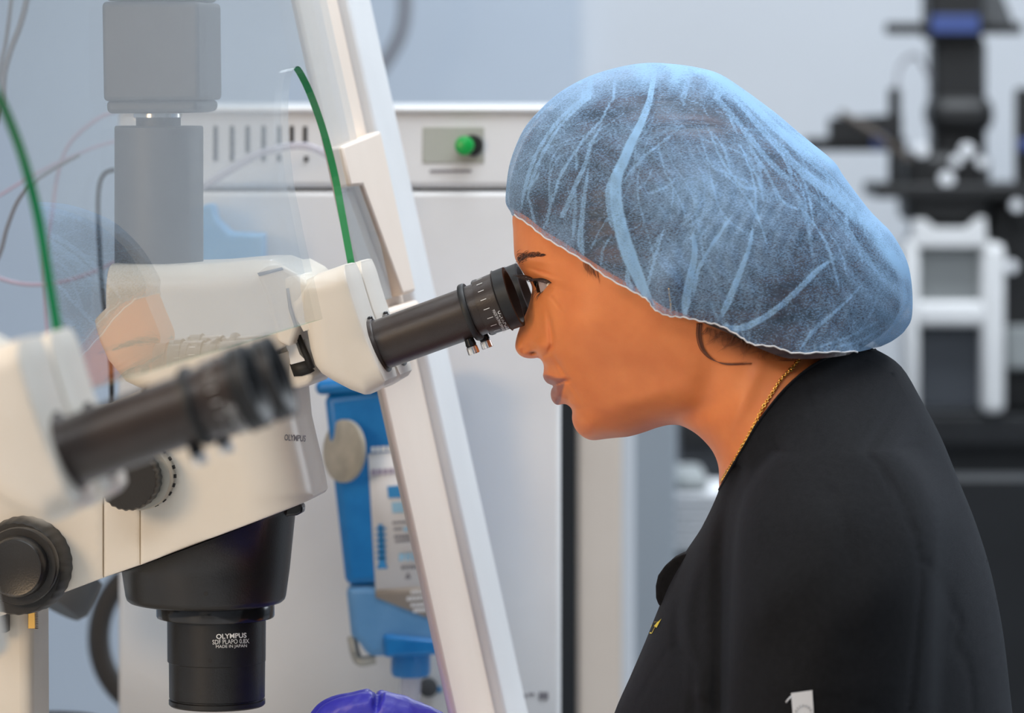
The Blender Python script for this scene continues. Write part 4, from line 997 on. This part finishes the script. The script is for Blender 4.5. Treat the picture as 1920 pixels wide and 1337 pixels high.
def foldfun(V, h_):
    q = surf_px(V, h_); best = np.zeros(len(q)); hgt = np.zeros(len(q))
    for pts, w0, w1, s_ in FOLD:
        m_ = (q[:, 0] > pts[:, 0].min()-30) & (q[:, 0] < pts[:, 0].max()+30) & (q[:, 1] > pts[:, 1].min()-30) & (q[:, 1] < pts[:, 1].max()+30)
        if not m_.any(): continue
        qq = q[m_]; bd = np.full(len(qq), 9e9); bt = np.zeros(len(qq)); n_ = len(pts)
        for i in range(n_-1):
            a, b = pts[i], pts[i+1]; e = b-a; t = np.clip(((qq-a)@e)/(e@e), 0, 1); dd = np.linalg.norm(qq-(a+t[:, None]*e), axis=1)
            u_ = dd < bd; bd = np.where(u_, dd, bd); bt = np.where(u_, (i+t)/(n_-1), bt)
        w_ = (w0+(w1-w0)*bt)*np.minimum(1, .25+4*np.minimum(bt, 1-bt)); x = bd/np.maximum(w_, .6)
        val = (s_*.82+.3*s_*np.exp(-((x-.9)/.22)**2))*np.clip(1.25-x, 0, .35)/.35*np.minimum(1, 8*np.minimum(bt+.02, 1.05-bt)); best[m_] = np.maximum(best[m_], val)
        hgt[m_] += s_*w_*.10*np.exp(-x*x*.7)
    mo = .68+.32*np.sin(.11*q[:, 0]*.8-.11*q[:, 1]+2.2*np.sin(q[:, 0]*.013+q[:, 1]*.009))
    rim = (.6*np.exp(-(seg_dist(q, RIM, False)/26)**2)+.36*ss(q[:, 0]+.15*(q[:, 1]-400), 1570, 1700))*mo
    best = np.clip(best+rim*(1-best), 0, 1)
    return best, hgt*.0006
def h_net0(p): h_ = raw(fNT, p); return h_+(.0015+.008*g2(surf_px(p, h_), 1252, 530, 30, 46))*np.minimum(1, h_/.015)
def h_net(p):
    h_ = h_net0(p); b_, g_ = foldfun(p, h_); q = surf_px(p, h_)
    rip = (np.sin(q[:, 0]*.21+3*np.sin(q[:, 1]*.03))*np.sin(q[:, 1]*.05+q[:, 0]*.02)+.6*np.sin(q[:, 0]*.11-q[:, 1]*.13+2*np.sin(q[:, 0]*.02)))*.0005
    edge = np.exp(-((seg_dist(q, EDGEPX, False))/16)**2)*np.sin(q[:, 0]*.42+1.5*np.sin(q[:, 0]*.09))*.0007
    return h_+(g_+rip+edge)*np.minimum(1, h_/.02)
EDGE = [(953, 385), (962, 402), (990, 420), (1020, 444), (1060, 468), (1105, 496), (1140, 521), (1190, 548), (1215, 563), (1226, 579), (1252, 592), (1281, 595), (1316, 602.6), (1351, 611), (1386, 630), (1410, 645), (1451, 650), (1491, 662), (1550, 660.5), (1608, 659.5), (1655, 648)]
EDGEPX = np.array(EDGE, float)
lpN, slN = open_loop(fNT, NETO, EDGE[::-1], h_net0)
def net_mat():
    m = bpy.data.materials.new('blue_nonwoven'); m.use_nodes = True; nt = m.node_tree; nt.nodes.clear(); N = nt.nodes.new; K = nt.links.new
    o = N('ShaderNodeOutputMaterial'); mx = N('ShaderNodeMixShader'); tr = N('ShaderNodeBsdfTransparent'); ad = N('ShaderNodeMixShader'); di = N('ShaderNodeBsdfDiffuse'); tl = N('ShaderNodeBsdfTranslucent')
    at = N('ShaderNodeAttribute'); at.attribute_name = 'fold'
    tc = N('ShaderNodeTexCoord'); n1 = N('ShaderNodeTexNoise'); n1.inputs['Scale'].default_value = 620; n1.inputs['Detail'].default_value = 3; n1.inputs['Roughness'].default_value = .7
    mpg = N('ShaderNodeMapping'); mpg.inputs['Scale'].default_value = (1, 1, 2.2); mpg.inputs['Rotation'].default_value = (0, .9, 0)
    K(tc.outputs['Object'], mpg.inputs[0]); K(mpg.outputs[0], n1.inputs['Vector'])
    n2 = N('ShaderNodeTexNoise'); n2.inputs['Scale'].default_value = 17; n2.inputs['Detail'].default_value = 4; K(tc.outputs['Object'], n2.inputs['Vector'])
    lw = N('ShaderNodeLayerWeight'); lw.inputs['Blend'].default_value = .35
    pw = N('ShaderNodeMath'); pw.operation = 'POWER'; pw.inputs[1].default_value = 2.0; K(lw.outputs['Facing'], pw.inputs[0])
    def mad(src, k_, add):
        x = N('ShaderNodeMath'); x.operation = 'MULTIPLY_ADD'; K(src, x.inputs[0]); x.inputs[1].default_value = k_
        if isinstance(add, float): x.inputs[2].default_value = add
        else: K(add, x.inputs[2])
        return x.outputs[0]
    a = mad(n1.outputs['Fac'], 1.7, -1.32); a = mad(n2.outputs['Fac'], 1.75, a); a = mad(pw.outputs[0], .6, a); a = mad(at.outputs['Fac'], .75, a)
    cl = N('ShaderNodeClamp'); cl.inputs['Min'].default_value = .12; cl.inputs['Max'].default_value = .97; K(a, cl.inputs[0])
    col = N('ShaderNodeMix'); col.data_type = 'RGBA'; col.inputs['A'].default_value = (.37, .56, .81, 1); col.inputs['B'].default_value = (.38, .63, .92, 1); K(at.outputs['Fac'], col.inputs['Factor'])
    K(col.outputs['Result'], di.inputs[0]); K(col.outputs['Result'], tl.inputs[0]); ad.inputs[0].default_value = .25; K(di.outputs[0], ad.inputs[1]); K(tl.outputs[0], ad.inputs[2])
    tr.inputs[0].default_value = (.93, .96, 1, 1); K(cl.outputs[0], mx.inputs[0]); K(tr.outputs[0], mx.inputs[1]); K(ad.outputs[0], mx.inputs[2]); K(mx.outputs[0], o.inputs[0]); return m
M['net'] = net_mat(); M['elastic'] = mat('white_elastic', (.74, .72, .72), .6)
net, _, _ = meshup('bouffant_cap', lpN, slN, h_net, M['net'], PS, .00095, attrs={'fold': lambda V, h_: foldfun(V, h_)[0]})
ed = surf(np.array(catmull(EDGE[1:-1], 6)), h_net, .0004)
ed = [p+Zv*(.0004*math.sin(i*1.9))-Lv*(.0002*math.cos(i*1.9)) for i, p in enumerate(ed)]
vs, fs = tube_vf(ed, .00055, 8)
ed2 = [W((p-Vector((0, Y0, 0))).dot(Fv), -(p-Vector((0, Y0, 0))).dot(Lv), p.z) for p in ed]; tube_vf(ed2, .00055, 8, vs, fs)
obj('elastic_edge', vs, fs, M['elastic'], net if False else PS)
# loose strands at the nape
L_ = []; rn = random.Random(5)
def on(q, lf=.0008): return surf(q, h_skin, lf)
for k in range(14):
    j = rn.gauss(0, 2.2); L_.append((on([(1312+j, 606), (1311+j, 630), (1318+j, 655), (1336+j*.6, 674), (1362, 683+j*.4), (1398+rn.uniform(-8, 14), 682+j*.6)]), .00035))
vs, fs = [], []
for p_, r_ in L_: tube_vf(catmull(p_, 5), r_, 5, vs, fs, taper=lambda t: 1-.8*t)
obj('hair_lock', vs, fs, M['strandred'], PS); L_ = []
for k in range(90):
    x0 = rn.uniform(1325, 1500); y0 = 612+(x0-1320)*.30; an = rn.uniform(1.2, 2.7); ln = rn.uniform(14, 44); cv = rn.uniform(-.6, .6)
    q = [(x0, y0), (x0+ln*.5*math.cos(an), y0+ln*.5*math.sin(an)), (x0+ln*math.cos(an+cv), y0+ln*.9*abs(math.sin(an+cv)))]
    q = [(x, min(y, 676-(1500-x)*.0)) for x, y in q]; L_.append((on(q), .00016))
strands('nape_hair', L_, M['strandred'], PS); L_ = []
for k in range(30):
    x0 = rn.uniform(1092, 1122); y0 = 492+(x0-1092)*.62; L_.append((on([(x0, y0-4), (x0+2, y0+8), (x0+rn.uniform(2, 10), y0+rn.uniform(14, 24))], .0004), .00012))
strands('temple_hair', L_, M['strandred'], PS)

# ---- scrub top
NECK = [(1641, 656), (1600, 658), (1566, 665), (1535, 679), (1510, 695), (1480, 721), (1452, 752), (1420, 795), (1396, 836), (1372, 876), (1349, 918)]
SHO = SH[len(FACE)-1:SH.index((1641, 656))+1]
SEAMS = [([(1440, 812), (1500, 803), (1560, 812), (1620, 845), (1665, 900), (1705, 975), (1726, 1060), (1722, 1160), (1705, 1337)], 5, -.0022), ([(1385, 880), (1362, 950), (1350, 1040), (1347, 1200), (1345, 1337)], 13, -.010),
         ([(1500, 715), (1560, 705), (1620, 735), (1680, 790), (1740, 870), (1790, 960)], 3, -.0010), ([(1735, 1055), (1765, 1085), (1780, 1130), (1800, 1165), (1790, 1210), (1815, 1250), (1825, 1337)], 6, -.0028),
         ([(1268, 1210), (1245, 1230), (1210, 1290), (1190, 1337)], 3, -.0012), ([(1268, 1140), (1270, 1215), (1300, 1250), (1300, 1337)], 8, -.0030), ([(1620, 700), (1690, 760), (1740, 840)], 8, .0015),
         ([(1330, 985), (1300, 1080), (1290, 1180), (1310, 1300)], 14, .004), ([(1480, 1325), (1560, 1317), (1640, 1322)], 2, -.0008), ([(1400, 900), (1430, 1000), (1440, 1150)], 20, .0015), ([(1560, 930), (1600, 1060), (1590, 1200)], 22, -.0012)]
SEAMS = [(np.array(catmull(p, 4)), w_, d_) for p, w_, d_ in SEAMS]
def h_top(p):
    h_ = h_shirt(p); q = surf_px(p, h_); e = np.zeros(len(q))
    for pts, w_, d_ in SEAMS: e += d_*np.exp(-(seg_dist(q, pts, False)/w_)**2)
    e += .0007*np.sin(q[:, 0]*.035+q[:, 1]*.018+1.5*np.sin(q[:, 1]*.011))
    return h_+e*np.minimum(1, h_/.03)
def fabric_mat():
    m = noise_mat('black_scrub_fabric', (.0062, .0060, .0065), (.0085, .0082, .009), 260, .82, .45, 2400); b = m.node_tree.nodes['Principled BSDF']
    b.inputs['Sheen Weight'].default_value = .05; b.inputs['Sheen Roughness'].default_value = .5; b.inputs['Sheen Tint'].default_value = (.7, .8, 1, 1); b.inputs['Specular IOR Level'].default_value = .14; return m
M['fabric'] = fabric_mat()
lpS, slS = open_loop(fSH, SHO, NECK, h_shirt)
top, _, _ = meshup('scrub_top', lpS, slS, h_top, M['fabric'], PS, .003)
col_ = surf(np.array(catmull(NECK, 5)), h_top, .0003); vs, fs = tube_vf(col_, .0009, 8); obj('neck_trim', vs, fs, M['fabric'], PS)
slab('placket_flap', [(1284, 1037), (1262, 1048), (1245, 1063), (1233, 1080), (1228.5, 1100), (1229, 1122), (1236, 1141), (1250, 1130), (1275, 1090), (1300, 1045)], -.030, -.010, M['fabric'], PS, .003, 3)
# woven tag on the sleeve
tg = surf([(1483, 1300), (1523, 1294.5), (1526, 1345), (1487, 1345)], h_top, .0012)
M['tag'] = mat('white_tag', (.62, .63, .65), .6)
to = obj('sleeve_tag', [p for p in tg]+[p+Lv*.0006 for p in tg], [(0, 1, 2, 3), (7, 6, 5, 4), (0, 4, 5, 1), (1, 5, 6, 2), (2, 6, 7, 3), (3, 7, 4, 0)], M['tag'], PS, False); fixn(to)
vs = []; fs = []
for k in range(9):
    t = math.pi*(.95+1.15*k/9); b = len(vs)
    for (dt, r_) in ((0, 13), (.20, 13), (.20, 17), (0, 17)):
        vs.append(surf([(1506+r_*math.cos(t+dt), 1338+r_*math.sin(t+dt))], h_top, .0017)[0])
    fs.append((b, b+1, b+2, b+3))
obj('tag_lettering', vs, fs, mat('pale_grey_ink', (.38, .38, .38), .6), PS, False)
p_ = surf([(1484, 1306), (1478, 1312), (1474, 1317)], h_top, .0012); vs, fs = tube_vf(p_, .0006, 6); obj('tag_thread', vs, fs, M['tag'], PS)
# yellow embroidery on the chest
vs = []; fs = []
for pl in ([(1218, 1188), (1222, 1188), (1228, 1176), (1233, 1166), (1227, 1166), (1221, 1173)], [(1226, 1174), (1231, 1177), (1240, 1160), (1237, 1163), (1231, 1168)]):
    q = surf(pl, h_top, .0018); b = len(vs); vs += q; fs.append(tuple(range(b, b+len(q))))
obj('chest_embroidery', vs, fs, M['yellow'], PS, False)
# ---- necklace: fine chain of links
path = surf(np.array(catmull([(1506, 664), (1497, 676), (1482, 694), (1465, 711), (1449, 735), (1432, 762), (1415, 795), (1398, 826), (1380, 858), (1364, 884), (1352, 903)], 12)), h_skin, .0011)
vs = []; fs = []
acc = 0; pos = []
for i in range(len(path)-1):
    d_ = (path[i+1]-path[i]); l_ = d_.length; s0 = 0
    while acc+(l_-s0) >= .00165: s0 += .00165-acc; acc = 0; pos.append((path[i]+d_*(s0/l_), d_.normalized()))
    acc += l_-s0
for i, (c, d_) in enumerate(pos):
    side = Lv.cross(d_).normalized(); nn_ = d_.cross(side).normalized(); a_ = side if i % 2 else (side*.3+nn_*.95).normalized()
    ringp = [c+d_*(.0013*math.cos(t))+a_*(.0009*math.sin(t)) for t in np.linspace(0, 2*math.pi, 13)]
    tube_vf(ringp, .00040 if i % 9 else .0007, 6, vs, fs)
obj('necklace', vs, fs, M['gold'], PS)
pe = surf([(1254, 540), (1256, 556), (1258, 572), (1257, 586)], h_hair, .001)
vs, fs = tube_vf(catmull(pe, 4), .0007, 8); obj('earring', vs, fs, M['gold'], PS)
# ---- gloved hands
def glove(off0, sgn, nm='glove'):
    vs = []; fs = []; Q = lambda x, y, o_: Aw(x, y, off0+sgn*o_)
    def T_(pts, rad): c = catmull(pts, 6); n_ = len(c); rs = [float(np.interp(i/(n_-1)*(len(rad)-1), range(len(rad)), rad)) for i in range(n_)]; tube_vf(c, rs, 16, vs, fs)
    T_([Q(960, 1500, 0), Q(900, 1450, 0), Q(850, 1410, 0)], [.031, .028, .027])
    for k, (dx, dy, o_) in enumerate([(0, 0, -.034), (-8, -4, -.012), (-2, 0, .010), (14, 12, .030)]):
        s_ = (1, 1.05, 1, .86)[k]
        T_([Q(870, 1420, o_*.5), Q(782+dx, 1364+dy, o_*.8), Q(705+dx, 1330+dy, o_)], [.017, .016, .0130])
        T_([Q(705+dx, 1330+dy, o_), Q(650+dx-12*s_, 1340+dy, o_*1.05), Q(612+dx, 1362+dy, o_*1.05), Q(598+dx, 1400+dy, o_), Q(606+dx, 1436+dy, o_*.9)], [.0125, .0108, .0102, .0094, .0075])
    T_([Q(900, 1420, -.02), Q(830, 1425, -.030), Q(760, 1440, -.026), Q(690, 1450, -.014), Q(655, 1448, -.006)], [.018, .0155, .0120, .0105, .0080])
    o = obj(nm, vs, fs, M['glove'], PS, True); fixn(o)
    r = o.modifiers.new('remesh', 'REMESH'); r.mode = 'VOXEL'; r.voxel_size = .0016; r.use_smooth_shade = True
    s = o.modifiers.new('smooth', 'SMOOTH'); s.iterations = 5; s.factor = .6
    d_ = o.modifiers.new('wrinkle', 'DISPLACE'); tx = bpy.data.textures.new('wrinkle', 'CLOUDS'); tx.noise_scale = .016; tx.noise_depth = 1; d_.texture = tx; d_.strength = .003; d_.mid_level = .5; d_.texture_coords = 'LOCAL'
    return o
M['glove'] = noise_mat('violet_nitrile', (.035, .035, .42), (.05, .045, .48), 50, .42, .3, 300)
glove(-.02, 1); glove(.10, -1)
